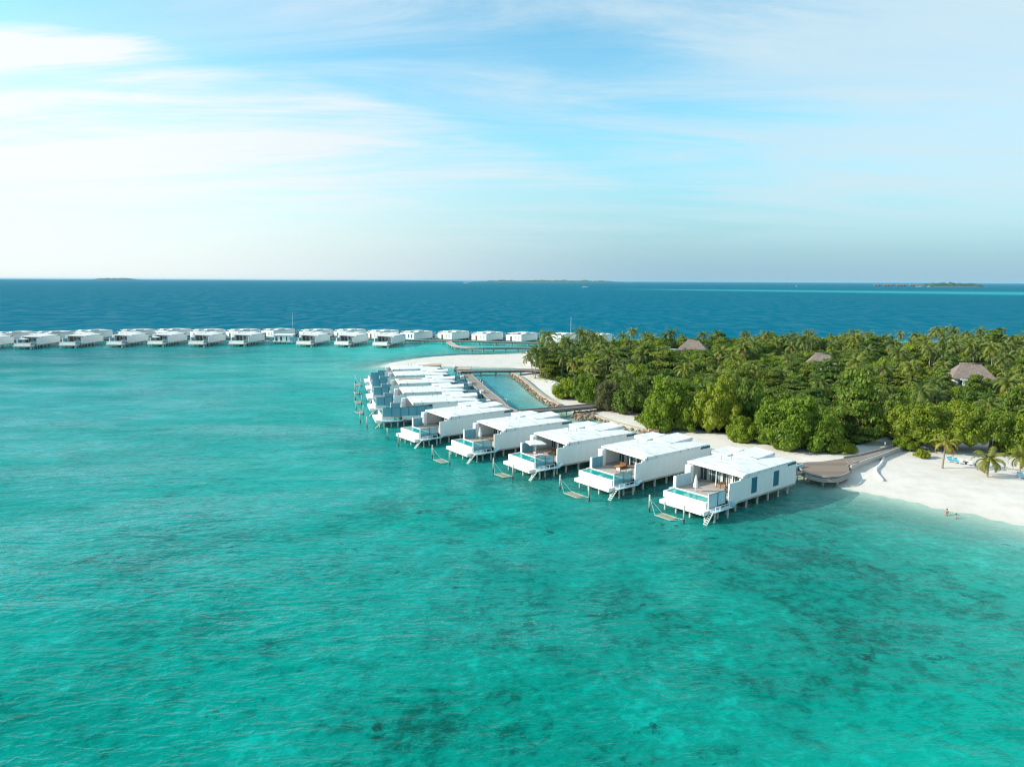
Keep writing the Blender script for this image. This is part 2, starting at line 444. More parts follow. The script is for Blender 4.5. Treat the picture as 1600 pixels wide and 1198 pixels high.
def sea_mat():
    m, nt, b = newmat('sea_water'); nt.nodes.remove(b)
    geo = nt.nodes.new('ShaderNodeNewGeometry'); v = geo.outputs['Position']
    at = nt.nodes.new('ShaderNodeAttribute'); at.attribute_name = 'water'
    bd = nt.nodes.new('ShaderNodeAttribute'); bd.attribute_name = 'bed'
    sb = nt.nodes.new('ShaderNodeSeparateColor'); link(nt, bd.outputs['Color'], sb.inputs[0])
    patch, deep = S(nt, sb.outputs[0]), S(nt, sb.outputs[1])
    c = at.outputs['Color']
    n1 = nz(nt, v, 0.035, 6, 0.62, 0.4)
    n2 = nz(nt, v, 0.17, 7, 0.68, 0.5)
    n3 = nz(nt, v, 0.75, 6, 0.70, 0.4)
    bedn = n1 * 0.34 + n2 * 0.34 + n3 * 0.32
    near_k = patch * 0.75 + 0.25 * (1.0 - deep)
    c = mixc(nt, bedn.step(0.48, 0.59) * near_k, c, mixc(nt, 1.0, c, (0.2, 0.42, 0.41), 'MULTIPLY'))
    c = mixc(nt, (1.0 - bedn.step(0.39, 0.485)) * near_k, c, mixc(nt, 1.0, c, (1.6, 1.55, 1.6), 'MULTIPLY'))
    pale = (n2 * 0.6 + n3 * 0.4).step(0.60, 0.70) * (1.0 - deep)
    c = mixc(nt, pale * 0.35 * near_k, c, (0.06, 0.40, 0.35))
    head = (nz(nt, v, 0.13, 6, 0.68, 0.5, loc=(13, 5, 0)) * 0.72 + n3 * 0.28).step(0.59, 0.66) * (1.0 - deep)
    c = mixc(nt, head * 0.85 * (patch * 1.6).mn(1.0), c, (0.004, 0.045, 0.040))
    # waves: long swell with all smaller octaves, crested ripples, fine chop
    rot = -R(24)
    w1 = nz(nt, v, 0.020, 9, 0.53, 0.25, stretch=(0.42, 1, 1), rot=rot)
    def crest(n): return (1.0 - ((n * 2.0 - 1.0)._m('ABSOLUTE')) * 2.2).mx(0.0).pw(1.6)
    w2 = crest(nz(nt, v, 0.24, 3, 0.5, 0.5, stretch=(0.40, 1, 1), rot=rot, loc=(4, 9, 0)))
    w3 = crest(nz(nt, v, 0.80, 3, 0.55, 0.4, stretch=(0.5, 1, 1), rot=rot + 0.3, loc=(1, 2, 0)))
    hgt = w1 * 4.2 + w2 * 0.14 + w3 * 0.07
    def bump(strength):
        bn = nt.nodes.new('ShaderNodeBump'); bn.inputs['Strength'].default_value = strength; bn.inputs['Distance'].default_value = 1.0
        link(nt, hgt, bn.inputs['Height']); return bn.outputs[0]
    df = nt.nodes.new('ShaderNodeBsdfDiffuse'); link(nt, c, df.inputs[0]); link(nt, bump(0.55), df.inputs['Normal'])
    tr = nt.nodes.new('ShaderNodeBsdfTransparent'); tr.inputs[0].default_value = (0.80, 0.95, 0.92, 1)
    body = nt.nodes.new('ShaderNodeMixShader'); link(nt, at.outputs['Alpha'], body.inputs[0]); link(nt, tr.outputs[0], body.inputs[1]); link(nt, df.outputs[0], body.inputs[2])
    gl = nt.nodes.new('ShaderNodeBsdfGlossy'); gl.inputs['Roughness'].default_value = 0.12; gl.inputs['Color'].default_value = (0.66, 0.95, 1.0, 1)
    bw = bump(0.9); link(nt, bw, gl.inputs['Normal'])
    dt = nt.nodes.new('ShaderNodeVectorMath'); dt.operation = 'DOT_PRODUCT'
    link(nt, bw, dt.inputs[0]); link(nt, geo.outputs['Incoming'], dt.inputs[1])
    cosi = S(nt, dt.outputs['Value'])._m('ABSOLUTE').clamp()
    f = (1.0 - cosi).pw(5.0) * 0.98 + 0.02      # the same from above and from below
    gust = nz(nt, v, 0.055, 5, 0.68, 0.3, stretch=(0.36, 1, 1), rot=rot * 0.5, loc=(2, 31, 0)).step(0.34, 0.68)   # wind-ruffled streaks mirror less sky
    calm = (f.pw(1.5) * 1.9).mn(0.30)
    rough = (f * 0.6).mn(0.022 + f * 0.07)
    chop = nz(nt, v, 0.085, 4, 0.65, 0.2, stretch=(1.0, 0.30, 1)).step(0.40, 0.62)
    f = (calm + (rough - calm) * deep.mx(0.0)) * (0.40 + gust * 0.9) * (1.0 - deep * 0.75 + deep * chop * 1.5)      # wave slopes hide each other at grazing angles
    mx = nt.nodes.new('ShaderNodeMixShader'); link(nt, f, mx.inputs[0]); link(nt, body.outputs[0], mx.inputs[1]); link(nt, gl.outputs[0], mx.inputs[2])
    link(nt, mx.outputs[0], nt.nodes['Material Output'].inputs[0])
    return m
S.__radd__ = S.__add__; S.__rmul__ = S.__mul__
SEA = sea_mat()
wx = axis_lines(-100, 130, 2.5, -70000, 70000, 1.09); wy = axis_lines(40, 470, 2.5, -2000, 70000, 1.075)
tag(grid_mesh('sea', wx, wy, sea_fun, SEA, None), kind='structure')
print('ground and sea', len(wx), len(wy))
# ------------------------------------------------------------------ overwater villas
# local axes: x inland from the pool front, y to the left (far side from the camera), z up from the sea
def make_villa(ex=0.0, near='glass', windows=False, bare=None, r0=4.25, pane=None):
    """near: what stands along the camera side of the deck ('glass', 'slats', 'blue', 'long_blue')"""
    t = thing('overwater_villa', (0, 0, 0))
    X1 = 20.6 + ex
    # floor and piles
    MB().box(0.15, X1 - 0.26, 0.23, 10.99, 1.28, 1.62).build('floor_slab', UNDER, t)  # slab coloured dark to deepen the shade in the gap below
    MB().box(0.02, X1, -0.035, -0.001, 1.2, 1.42).box(0.02, X1, 0.0, 0.3, 1.1, 1.199).build('base_trim', PILE, t)
    b = MB()
    for y in (1.6, 5.6, 9.7): b.box(0.3, X1 - 0.3, y - 0.16, y + 0.16, 1.0, 1.279)
    b.build('floor_beam', UNDER, t)
    xs = [0.35, 2.7, 5.9, 9.2, 12.5, 15.8, 18.9] + ([21.8] if ex > 1 else [])
    for x in xs:
        for y in (0.55, 5.6, 10.7):
            MB().tube((x, y, -2.5), (x, y, 1.279 if y != 5.6 else 0.999), 0.21, n=10).build('pile', PILE, t, True)
    for x, y in ((-5.9, 0.3), (-5.9, 3.2), (-5.9, 6.0), (-5.9, 8.3), (-3.0, 0.0), (-2.9, 8.2)):
        MB().tube((x, y, -2.5), (x, y, 0.85), 0.19, n=10).build('pile', PILE, t, True)
    # walls
    w = MB()
    ws = r0 - 0.5
    if near == 'long_blue':
        ws = 8.0; w.box(0, ws, 0, 0.22, 1.2, 2.29)
    else:
        w.prism([(0, 0), (r0 - 1.15, 0), (r0 - 1.15, 0.22), (0, 0.22)], 1.2, 4.85)
        w.box(r0 - 1.15, ws, 0.0, 0.22, 1.2, 5.16)
    notch = X1 - 3.0
    if windows:
        x = ws
        for a, c in ((6.4, 8.1), (13.15, 14.95)):
            w.box(x, a, 0, 0.22, 1.2, 5.52); w.box(a, c, 0, 0.22, 1.2, 2.0); w.box(a, c, 0, 0.22, 4.75, 5.52); x = c
        w.box(x, notch, 0, 0.22, 1.2, 5.52)
    else:
        w.box(ws, notch, 0, 0.22, 1.2, 5.52)
    w.box(notch, X1, 0, 0.22, 1.2, 4.95)
    w.build('side_wall', WHITE, t)
    MB().box(r0 - 1.35, X1, 11.0, 11.22, 1.2, 5.35).build('side_wall', WHITE, t)
    r = MB()
    for y0, y1, z0, z1 in ((0.22, 3.0, 1.2, 4.9), (3.0, 4.4, 3.9, 5.3), (4.4, 11.0, 1.2, 5.3)): r.box(X1 - 0.25, X1, y0, y1, z0, z1)
    r.build('rear_wall', WHITE, t)
    d = MB().box(X1 - 0.2, X1 - 0.1, 3.0, 4.4, 1.62, 3.9).build('entrance_door', BROWN, t)
    MB().box(X1 - 0.1, X1 - 0.02, 3.15, 3.22, 2.5, 3.0).build('handle', DARK, d)
    for y in (6.2, 8.6):
        wf = MB().box(X1 + 0.0, X1 + 0.05, y, y + 1.3, 2.0, 4.4).build('window', FRAME, t)
        p = MB()
        for q in (0, 1): p.box(X1 + 0.05, X1 + 0.07, y + 0.08 + 0.6 * q, y + 0.62 + 0.6 * q, 2.08, 4.32)
        p.build('pane', pane or TEALP, wf)
    l = MB()
    for k in range(5): l.box(notch + 0.35, X1 - 0.1, 0.0 - 0.03, 0.2, 4.99 + 0.1 * k, 5.05 + 0.1 * k)
    l.box(notch + 0.3, notch + 0.36, -0.05, 0.24, 4.95, 5.5); l.build('louvre_strip', TEALP, t)
    if windows:
        for a, c in ((6.4, 8.1), (13.15, 14.95)):
            s = MB().box(a + 0.001, c - 0.001, 0.05, 0.16, 2.001, 4.749)
            for k in range(22): s.box(a + 0.06, c - 0.06, 0.0, 0.05, 2.05 + 0.12 * k, 2.12 + 0.12 * k)
            s.build('window_shutter', TEALP, t)
    # pillar carrying the roof on the far side, steel posts at the glass front
    MB().box(r0 - 1.55, r0 - 0.6, 9.9, 10.999, 1.62, 5.36).build('pillar', WHITE, t)
    # roof: shallow hip over the rooms, tapered fascia, two raised roof tiers behind
    x0, x1, y0, y1 = r0, X1 - 1.0, -0.06, 11.75
    rr = MB()
    rr.add([(x0, y0, 5.0), (x1, y0, 5.45), (x1, y1, 5.4), (x0, y1, 5.34), (x0, y0, 5.7), (x1, y0, 5.7), (x1, y1, 5.7), (x0, y1, 5.7), (x0 + 4.2, 4.6, 5.98), (x1 - 5, 4.6, 5.98)],
           [(0, 3, 2, 1), (0, 1, 5, 4), (1, 2, 6, 5), (2, 3, 7, 6), (3, 0, 4, 7), (4, 8, 7), (4, 5, 9, 8), (5, 6, 9), (6, 7, 8, 9)])
    rr.build('roof', ROOF, t)
    xa, xb, xc = 12.2 + ex * 0.7, 17.5 + ex, 21.1 + ex
    m2 = TIMBER if bare == 'tier' else ROOF
    MB().prism([(xa, 8.9), (xb, 8.9), (xb, 12.35), (xa, 12.35)], 5.72, [6.05, 6.4, 6.4, 6.4]).build('raised_roof', ROOF, t)
    MB().prism([(xa + 1.6, 4.1), (xc - 0.9, 4.1), (xc, 8.85), (xa + 1.6, 8.85)], 5.71, [6.0, 6.35, 6.4, 6.2]).build('raised_roof', m2, t)
    if bare == 'edge':
        MB().box(x0 + 0.6, x0 + 8.2, 7.6, 8.4, 5.86, 6.06).build('roof_batten', TIMBER, t)
    for x, y in ((9.4, 8.2), (10.5, 6.9)):
        MB().tube((x, y, 5.7), (x, y, 6.45), 0.07, n=6).tube((x, y, 6.45), (x, y, 6.6), 0.13, n=6).build('roof_vent', PILE, t)
    # glass front
    g = MB()
    for y in (0.35, 2.0, 3.7, 5.3, 6.9, 8.5, 10.2, 10.9): g.box(7.0, 7.12, y - 0.05, y + 0.05, 1.62, 5.2)
    g.box(6.98, 7.14, 0.25, 11.0, 4.55, 4.7); g.box(6.98, 7.14, 0.25, 11.0, 1.62, 1.75)
    dr = g.build('sliding_door', FRAME, t)
    MB().box(7.04, 7.08, 0.24, 10.98, 1.7, 5.15).build('pane', GLASS, dr)
    for y, w_ in ((0.5, 0.8), (2.2, 0.6), (4.0, 0.9), (6.0, 0.5), (8.7, 0.7)): MB().box(6.88, 6.96, y, y + w_, 1.7, 4.5).build('curtain', CURT, dr)
    # deck with its steel posts
    MB().box(-2.2, 6.95, 0.45, 10.6, 1.95, 2.25).build('deck', DECKM, t)
    MB().box(-2.05, -1.6, 8.95, 9.55, 1.3, 1.94).build('deck_beam', PILE, t)
    for y in (2.7, 6.0): MB().box(4.9, 5.02, y, y + 0.12, 2.25, 5.3).build('steel_post', FRAME, t)
    # pool
    po = MB()
    px0, px1, py0, py1 = -5.4, -2.25, 0.55, 9.25
    po.box(px0, px1, py0, py1, 1.5, 1.75)
    po.box(px0, px0 + 0.28, py0, py1, 1.75, 2.6); po.box(px1 - 0.3, px1, py0, py1, 1.75, 2.6)
    po.box(px0 + 0.28, px1 - 0.3, py0, py0 + 0.28, 1.75, 2.6); po.box(px0 + 0.28, px1 - 0.3, py1 - 0.28, py1, 1.75, 2.6)
    bevel(po.build('pool', POOLW, t))
    MB().box(px0 + 0.281, px1 - 0.301, py0 + 0.281, py1 - 0.281, 1.76, 2.48).build('pool_water', POOLWATER, t)
    bevel(MB().box(-6.95, -2.3, -0.2, 8.75, 0.85, 1.499).build('pool_ledge', POOLW, t))
    # far-side fence
    f = MB().box(-1.75, r0 - 1.56, 9.72, 9.8, 2.26, 4.25).build('fence', FENCE if near != 'slats' else FENCEL, t)
    q = MB()
    for x in (-1.85, 0.2): q.box(x - 0.05, x + 0.05, 9.81, 9.93, 1.95, 4.35)
    q.box(-1.85, r0 - 1.56, 9.815, 9.91, 4.26, 4.33); q.build('post', FRAME, f)
    MB().box(-1.98, -1.83, 9.3, 9.71, 1.95, 4.5).build('fence_post', WHITE, t)
    # near-side screen
    if near == 'glass':
        f = MB().box(-5.0, -0.5, 0.30, 0.34, 1.75, 3.75).build('glass_screen', GFENCE, t)
        q = MB()
        for x in (-2.7, -0.55): q.box(x - 0.06, x + 0.06, 0.24, 0.295, 1.5, 3.8)
        q.box(-5.0, -2.7, 0.245, 0.29, 3.7, 3.76); q.build('post', TEALP, f)
        MB().box(-5.2, -5.06, 0.26, 0.4, 1.5, 3.9).build('fence_post', FRAME, t)
    else:
        xe = 7.95 if near == 'long_blue' else -0.35
        zb, zt = (1.7, 3.9) if near == 'slats' else (2.3, 4.65)
        f = MB().box(-5.0, xe, 0.27, 0.34, zb, zt).build('slatted_screen', FENCEL if near == 'slats' else FENCE, t)
        q = MB(); x = -2.75
        while x < xe + 0.3: q.box(x - 0.06, x + 0.06, 0.19, 0.265, zb - 0.2, zt + 0.05); x += 2.2
        q.box(-5.0, xe, 0.2, 0.262, zt - 0.05, zt + 0.03); q.build('post', TEALP, f)
        MB().box(-5.2, -5.06, 0.24, 0.4, 1.5, zt + 0.1).build('fence_post', FRAME, t)
    # landing and swim ladder
    ld = MB().box(-5.4, -0.6, -1.25, -0.25, 1.28, 1.4)
    for k in range(4): ld.box(-0.6 + 0.35 * k, -0.25 + 0.35 * k, -1.15, -0.05, 1.2 + 0.2 * k, 1.34 + 0.2 * k)
    lp = ld.build('landing', FENCEL, t)
    q = MB()
    for x in (-5.3, -4.1, -2.8, -1.5): q.box(x - 0.04, x + 0.04, -1.24, -1.16, 1.4, 2.2)
    q.box(-5.3, -1.5, -1.24, -1.16, 2.16, 2.22); q.build('rail', FRAME, lp)
    for x in (-4.9, -1.4): MB().tube((x, -0.8, -3.0), (x, -0.8, 1.279), 0.17, n=8).build('pile', PILE, t, True)
    s = MB()
    for y in (-0.95, -0.32): s.add(*beam((-5.35, y, 1.42), (-7.6, y, -0.9), 0.06, 0.12))
    for k in range(8):
        u = (k + 0.4) / 8.5; x, z = -5.35 - 2.25 * u, 1.42 - 2.32 * u
        s.box(x - 0.15, x + 0.15, -0.91, -0.36, z - 0.03, z + 0.03)
    s.build('swim_ladder', POOLW, t)
    return t

def beam(p, q, w, h):
    p, q = Vector(p), Vector(q); d = (q - p).normalized(); sd = d.cross(Vector((0, 0, 1))).normalized() * w / 2; up = sd.cross(d).normalized() * h / 2
    vs = [p - sd - up, p + sd - up, p + sd + up, p - sd + up, q - sd - up, q + sd - up, q + sd + up, q - sd + up]
    return vs, [(0, 1, 2, 3), (7, 6, 5, 4), (0, 4, 5, 1), (1, 5, 6, 2), (2, 6, 7, 3), (3, 7, 4, 0)]

def loc2w(o, ang, x, y):
    c, s = math.cos(ang), math.sin(ang)
    return (o[0] + c * x - s * y, o[1] + s * x + c * y)

ROW = [  # origin, angle, extra length, near screen, windows, bare timber, label
    ((-46.4, 259.2), 15.0, 1.0, 'blue', False, 'tier', 'white villa nearest the sandbar, with a bare brown timber roof panel'),
    ((-42.4, 242.1), 15.0, 1.0, 'blue', False, None, 'all-white villa second from the sandbar, between brown-panelled and brown-edged roofs'),
    ((-38.3, 223.1), 15.5, 1.0, 'blue', False, 'edge', 'white villa with a thin brown timber strip along its roof edge'),
    ((-34.0, 204.4), 16.0, 1.0, 'blue', False, None, 'white villa with short blue pool screen, next after the long-blue-fence villa'),
    ((-29.0, 187.0), 16.5, 1.0, 'long_blue', False, None, 'white villa with one long blue fence along its deck, at the bend'),
    ((-17.0, 166.6), 37.0, 1.0, 'glass', False, None, 'white villa with teal fence, first after the bend, beside the long blue fence'),
    ((-3.8, 152.8), 34.5, 1.0, 'glass', False, None, 'white villa with furled parasol and brown furniture, fourth from the camera'),
    ((9.1, 139.8), 34.5, 1.0, 'glass', False, None, 'white overwater villa with an open square white parasol on its deck'),
    ((22.7, 127.8), 37.4, 0.9, 'glass', False, None, 'white overwater villa with a brown wicker daybed, second from the camera'),
    ((36.1, 115.1), 39.0, 0.0, 'slats', True, None, 'white overwater villa nearest the camera, two teal shutters in its side wall'),
]
RAISE = 0.40                                # floors stand this much higher than modelled
k_ = (H - 2.5 - RAISE) / (H - 2.5)
ROW = [((r[0][0] * k_, r[0][1] * k_),) + r[1:] for r in ROW]
protos = {}
for o, a, ex, near, win, bare, lab in ROW:
    key = (ex, near, win, bare)
    if key not in protos: protos[key] = v = make_villa(ex, near, win, bare, 4.25 if win else 2.85)
    else: v = copy_tree(protos[key])
    v.location = (o[0], o[1], RAISE); v.rotation_euler = (0, 0, R(a))
    tag(v, lab, 'villa', 'white overwater villas along the near jetty')

# far rows: nine facing us in front of the jetty, sixteen facing away behind it
fproto = make_villa(0.4, 'glass')
bproto = make_villa(0.4, 'glass', pane=CURT)
FRONT = [(-286, 391, 93), (-265.4, 399.5, 91), (-245.0, 407, 89), (-222.0, 413.2, 86.5), (-200.5, 417, 86), (-177.2, 417.6, 86), (-154.8, 420.2, 84), (-115.4, 419.4, 81), (-93.0, 418.6, 77), (-70.1, 415.2, 77)]
ordn = ['first', 'second', 'third', 'fourth', 'fifth', 'sixth', 'seventh', 'eighth', 'ninth', 'tenth', 'eleventh', 'twelfth', 'thirteenth', 'fourteenth', 'fifteenth', 'sixteenth', 'seventeenth', 'eighteenth']
FL = {0: 'white villa of the far front row cut off by the left picture edge', 7: 'white far front-row villa just right of the blue-screened pavilion',
      9: 'white villa at the right end of the far front row', 8: 'white far front-row villa between the end villa and the one beside the pavilion',
      6: 'white far front-row villa just left of the blue-screened pavilion', 1: 'white far front-row villa on piles, first whole one from the left', }
for i, (x, y, a) in enumerate(FRONT):
    v = fproto if i == 0 else copy_tree(fproto)
    v.location = (x * k_, y * k_, RAISE); v.rotation_euler = (0, 0, R(a))
    tag(v, FL.get(i, 'white far front-row villa on piles, %s whole one from the left' % ordn[i - 1]), 'villa', 'white overwater villas of the far front row')
RPX = [(-16, 33, 428), (43, 98, 432), (107, 158, 446), (175, 231, 452), (233, 287.5, 459), (290, 340, 456), (345, 397, 458), (402, 451, 464), (460, 513, 460), (514, 566, 463), (567, 617, 456),
       (621, 670, 450), (678, 730.5, 451), (733, 783.5, 443), (788, 838, 439), (845, 905, 435), (904, 960, 432)]
RL = {0: 'white rear-row villa farthest left, cut by the picture edge', 11: 'white rear-row villa with two teal windows in its entrance wall', 12: 'white rear-row villa right of the teal-windowed one, where the curved walkway starts',
      13: 'white rear-row villa above the curved walkway, middle of the three in the open', 14: 'white rear-row villa above the right end of the curved walkway',
      15: 'white rear-row villa half hidden by the palms with the mast', 16: 'white rear-row villa showing only its roof above the palms'}
for i, (l, r, y) in enumerate(RPX):
    v = bproto if i == 0 else make_villa(0.4, 'glass') if i == 11 else copy_tree(bproto)
    a = R(np.interp(i, [0, 10, 16], [246, 238, 234]))
    cx_ = W(l + 0.53 * (r - l), 531, 1.3); k = y / cx_[1]; c = (cx_[0] * k, y)
    o = loc2w(c, a, -21.0, -11.2)
    v.location = (o[0] * k_, o[1] * k_, RAISE); v.rotation_euler = (0, 0, a)
    tag(v, RL.get(i, 'white rear-row villa behind the far front row, %s roof from left' % ordn[i]), 'villa', 'white overwater villas of the far rear row')

# the small pavilion between the far rows
t = thing('pavilion', (-137.5, 430, 0), R(-2), 'low white pavilion on piles with dark doors and blue screens at both ends', 'pavilion')
MB().box(-6.5, 6.8, -4, 4, 1.3, 1.7).build('floor_slab', WHITE, t)
MB().box(-4.6, 5.0, -2.6, 3.6, 1.7, 5.0).build('wall', WHITE, t)
MB().prism([(-5.4, -3.4), (6.0, -3.4), (6.0, 4.2), (-5.4, 4.2)], 5.0, [5.35, 5.35, 5.7, 5.7]).build('roof', ROOF, t)
for x, w_ in ((-3.9, 1.3), (-1.0, 1.2), (2.6, 0.7)):
    MB().box(x, x + w_, -2.66, -2.6, 1.75, 4.3).build('door', GLASS, t)
for x0, x1 in ((-7.0, -5.0), (5.2, 9.2)):
    MB().box(x0, x1, -3.6, -3.5, 1.4, 4.3).build('screen', FENCE, t)
for x in (-6, -3, 0, 3, 6):
    for y in (-3.4, 3.2): MB().tube((x, y, -2), (x, y, 1.3), 0.2).build('pile', PILE, t, True)

# ------------------------------------------------------------------ things on the decks
def parasol(name, loc, closed, label, h=2.9, w=1.7, rz=0.3):
    t = thing(name, loc, rz, label, 'parasol', 'white parasols on the villa decks')
    MB().tube((0, 0, 0.06), (0, 0, h + 0.1), 0.035).build('pole', FRAME, t)
    MB().tube((0, 0, 0), (0, 0, 0.08), 0.32, n=12).build('base', PILE, t)
    c = MB()
    if closed:
        n = 16; prof = [(0.05, h), (0.16, h - 0.35), (0.30, h - 1.0), (0.40, h - 1.75), (0.34, h - 2.25)]
        vs = []
        for rr, z in prof:
            for i in range(n):
                k = rr * (1 if i % 2 else 0.68); a = 2 * math.pi * i / n; vs.append((k * math.cos(a), k * math.sin(a), z))
        c.add(vs, [(j * n + i, j * n + (i + 1) % n, (j + 1) * n + (i + 1) % n, (j + 1) * n + i) for j in range(4) for i in range(n)] + [tuple(range(n)), tuple(4 * n + i for i in range(n - 1, -1, -1))])
    else:
        q = [(-w, -w), (w, -w), (w, w), (-w, w)]
        vs = [(0, 0, h)] + [(x, y, h - 0.55) for x, y in q] + [(x, y, h - 0.75) for x, y in q] + [(0, 0, h - 0.08)] + [(x * 0.98, y * 0.98, h - 0.62) for x, y in q]
        c.add(vs, [(0, 1 + i, 1 + (i + 1) % 4) for i in range(4)] + [(1 + i, 5 + i, 5 + (i + 1) % 4, 1 + (i + 1) % 4) for i in range(4)] + [(9, 10 + (i + 1) % 4, 10 + i) for i in range(4)])
    c.build('canopy', CANVAS, t)
    return t

def place(i, x, y, z=2.25):
    o, a = ROW[i][0], R(ROW[i][1]); p = loc2w(o, a, x, y); return (p[0], p[1], z + RAISE)

parasol('closed_parasol', place(9, -0.6, 6.2), True, 'furled white parasol on the deck of the nearest villa')
parasol('closed_parasol', place(6, 1.0, 7.4), True, 'furled white parasol by the brown daybed on the fourth villa from the camera')
parasol('closed_parasol', place(5, 0.6, 8.6), True, 'stout furled white parasol against the teal fence of the first villa after the bend', 3.1)
parasol('closed_parasol', place(4, 0.8, 7.4), True, 'furled white parasol behind the long blue fence')
parasol('closed_parasol', place(3, 0.8, 6.2), True, 'furled white parasol behind the short blue screen next to the long blue fence')
parasol('open_parasol', place(7, 0.3, 7.6), False, 'open square white parasol on the third villa deck from the camera')
for k, (i, x) in enumerate(((4, 6.0), (1, 6.5))):
    x0, y0, a = FRONT[i]; p = loc2w((x0 * k_, y0 * k_), R(a), 0.5, 7.6)
    parasol('open_parasol', (p[0], p[1], 2.25 + RAISE), False, ('open white parasol on the deck of the fourth whole far villa', 'open white parasol on the deck of the first whole far villa')[k], 2.8, 1.9)

def cushion(mb, x0, x1, y0, y1, z0, z1): mb.box(x0, x1, y0, y1, z0, z1)
def daybed(loc, rz, label):
    t = thing('daybed', loc, rz, label, 'daybed', 'brown daybeds on the villa decks')
    b = MB().box(-1.1, 1.1, -0.75, 0.75, 0.1, 0.4)
    for x in (-1, 1):
        for y in (-0.65, 0.65): b.box(x - 0.05, x + 0.05, y - 0.05, y + 0.05, 0, 0.1)
    b.build('frame', BROWN, t)
    MB().box(0.7, 1.1, -0.75, 0.75, 0.4, 0.95).build('backrest', BROWN, t)
    bevel(MB().box(-1.05, 0.69, -0.7, 0.7, 0.4, 0.52).build('cushion', ORANGE, t), 0.04, 2)
daybed(place(8, 3.0, 6.6), R(40), 'brown wicker daybed on the deck of the second villa from the camera')
daybed(place(7, 3.2, 5.2), R(60), 'brown wicker daybed under the open white parasol')
daybed(place(6, 3.4, 5.2), R(40), 'brown wicker daybed beside a furled parasol on the fourth villa from the camera')

def armchair(loc, rz, label, m=ORANGE, group='tan armchairs on the nearest villa deck'):
    t = thing('armchair', loc, rz, label, 'armchair', group)
    for x in (-0.32, 0.32):
        for y in (-0.3, 0.3): MB().box(x - 0.03, x + 0.03, y - 0.03, y + 0.03, 0, 0.36).build('leg', BROWN, t)
    bevel(MB().box(-0.36, 0.36, -0.34, 0.34, 0.36, 0.48).build('seat', m, t), 0.03, 2)
    bevel(MB().prism([(-0.36, 0.24), (0.36, 0.24), (0.36, 0.36), (-0.36, 0.36)], 0.48, 0.95).build('backrest', m, t), 0.03, 2)
    for x in (-0.4, 0.34): MB().box(x, x + 0.06, -0.34, 0.24, 0.48, 0.66).build('armrest', BROWN, t)
armchair(place(9, 2.0, 1.5), R(-20), 'tan armchair nearest the side wall on the nearest villa deck')
armchair(place(9, 2.9, 2.5), R(70), 'tan armchair closer to the glass doors on the nearest villa deck')
armchair(place(8, 0.4, 4.6), R(160), 'white armchair at the pool edge of the second villa from the camera', CANVAS, 'white chairs by the pools')
armchair(place(8, 1.1, 2.7), R(200), 'white armchair nearer the gate on the second villa from the camera', CANVAS, 'white chairs by the pools')
t = thing('dining_table', place(9, 5.0, 5.0), R(39), 'low brown table under the roof of the nearest villa', 'table')
MB().box(-0.9, 0.9, -0.5, 0.5, 0.68, 0.74).build('tabletop', BROWN, t)
for x in (-0.8, 0.8):
    for y in (-0.4, 0.4): MB().box(x - 0.04, x + 0.04, y - 0.04, y + 0.04, 0, 0.68).build('leg', BROWN, t)

def lounger(loc, rz, label, m, group, w=0.75):
    t = thing('sun_lounger', loc, rz, label, 'sun lounger', group)
    f = MB().box(-1.0, 1.0, -w / 2, w / 2, 0.22, 0.3).build('frame', FRAME, t)
    for x in (-0.9, 0.85):
        for y in (-w / 2 + 0.06, w / 2 - 0.06): MB().box(x - 0.03, x + 0.03, y - 0.03, y + 0.03, 0, 0.22).build('leg', FRAME, t)
    mb = MB().box(-0.98, 0.25, -w / 2 + 0.02, w / 2 - 0.02, 0.301, 0.40)
    mb.prism([(0.25, -w / 2 + 0.02), (0.98, -w / 2 + 0.02), (0.98, w / 2 - 0.02), (0.25, w / 2 - 0.02)], [0.301, 0.80, 0.80, 0.301], [0.40, 0.90, 0.90, 0.40])
    mb.build('mattress', m, t)
    MB().box(0.62, 0.95, -w / 2 + 0.1, w / 2 - 0.1, 0.86, 0.94).build('pillow', CANVAS, t)
lounger(place(7, -0.6, 5.4), R(200), 'white sun lounger beside the open parasol, nearer the fence', CANVAS, 'white loungers by the pool')
lounger(place(7, -0.9, 3.4), R(190), 'white sun lounger beside the open parasol, nearer the steps', CANVAS, 'white loungers by the pool')

# ------------------------------------------------------------------ mooring posts and net hammocks off the pools
POSTS = [((606, 687), 'left', 'the first villa after the bend'), ((623, 697.5), 'right', 'the first villa after the bend'), ((675.7, 715.7), 'left', 'the fourth villa from the camera'), ((702.7, 727), 'right', 'the fourth villa from the camera'),
         ((770.4, 738), 'left', 'the third villa from the camera'), ((801, 749.5), 'right', 'the third villa from the camera'), ((874.5, 766), 'left', 'the second villa from the camera'), ((920.6, 783), 'right', 'the second villa from the camera'),
         ((1014.5, 800), 'left', 'the nearest villa'), ((1068, 818), 'right', 'the nearest villa'),
         ((555.5, 598.9), 'far', 'the brown-panelled villa'), ((564.2, 603.9), 'near', 'the brown-panelled villa'), ((554.6, 612.4), 'far', 'the second villa from the sandbar'), ((561.4, 616.6), 'near', 'the second villa from the sandbar'),
         ((555.2, 625.9), 'far', 'the villa with a brown roof strip'), ((565, 632.6), 'near', 'the villa with a brown roof strip'), ((556.3, 641.6), 'far', 'the villa behind the long blue fence'), ((567.3, 648.9), 'near', 'the villa behind the long blue fence'),
         ((563.1, 660.7), 'far', 'the long-fenced villa'), ((573.4, 668.6), 'near', 'the long-fenced villa')]
pw = []
proto = None
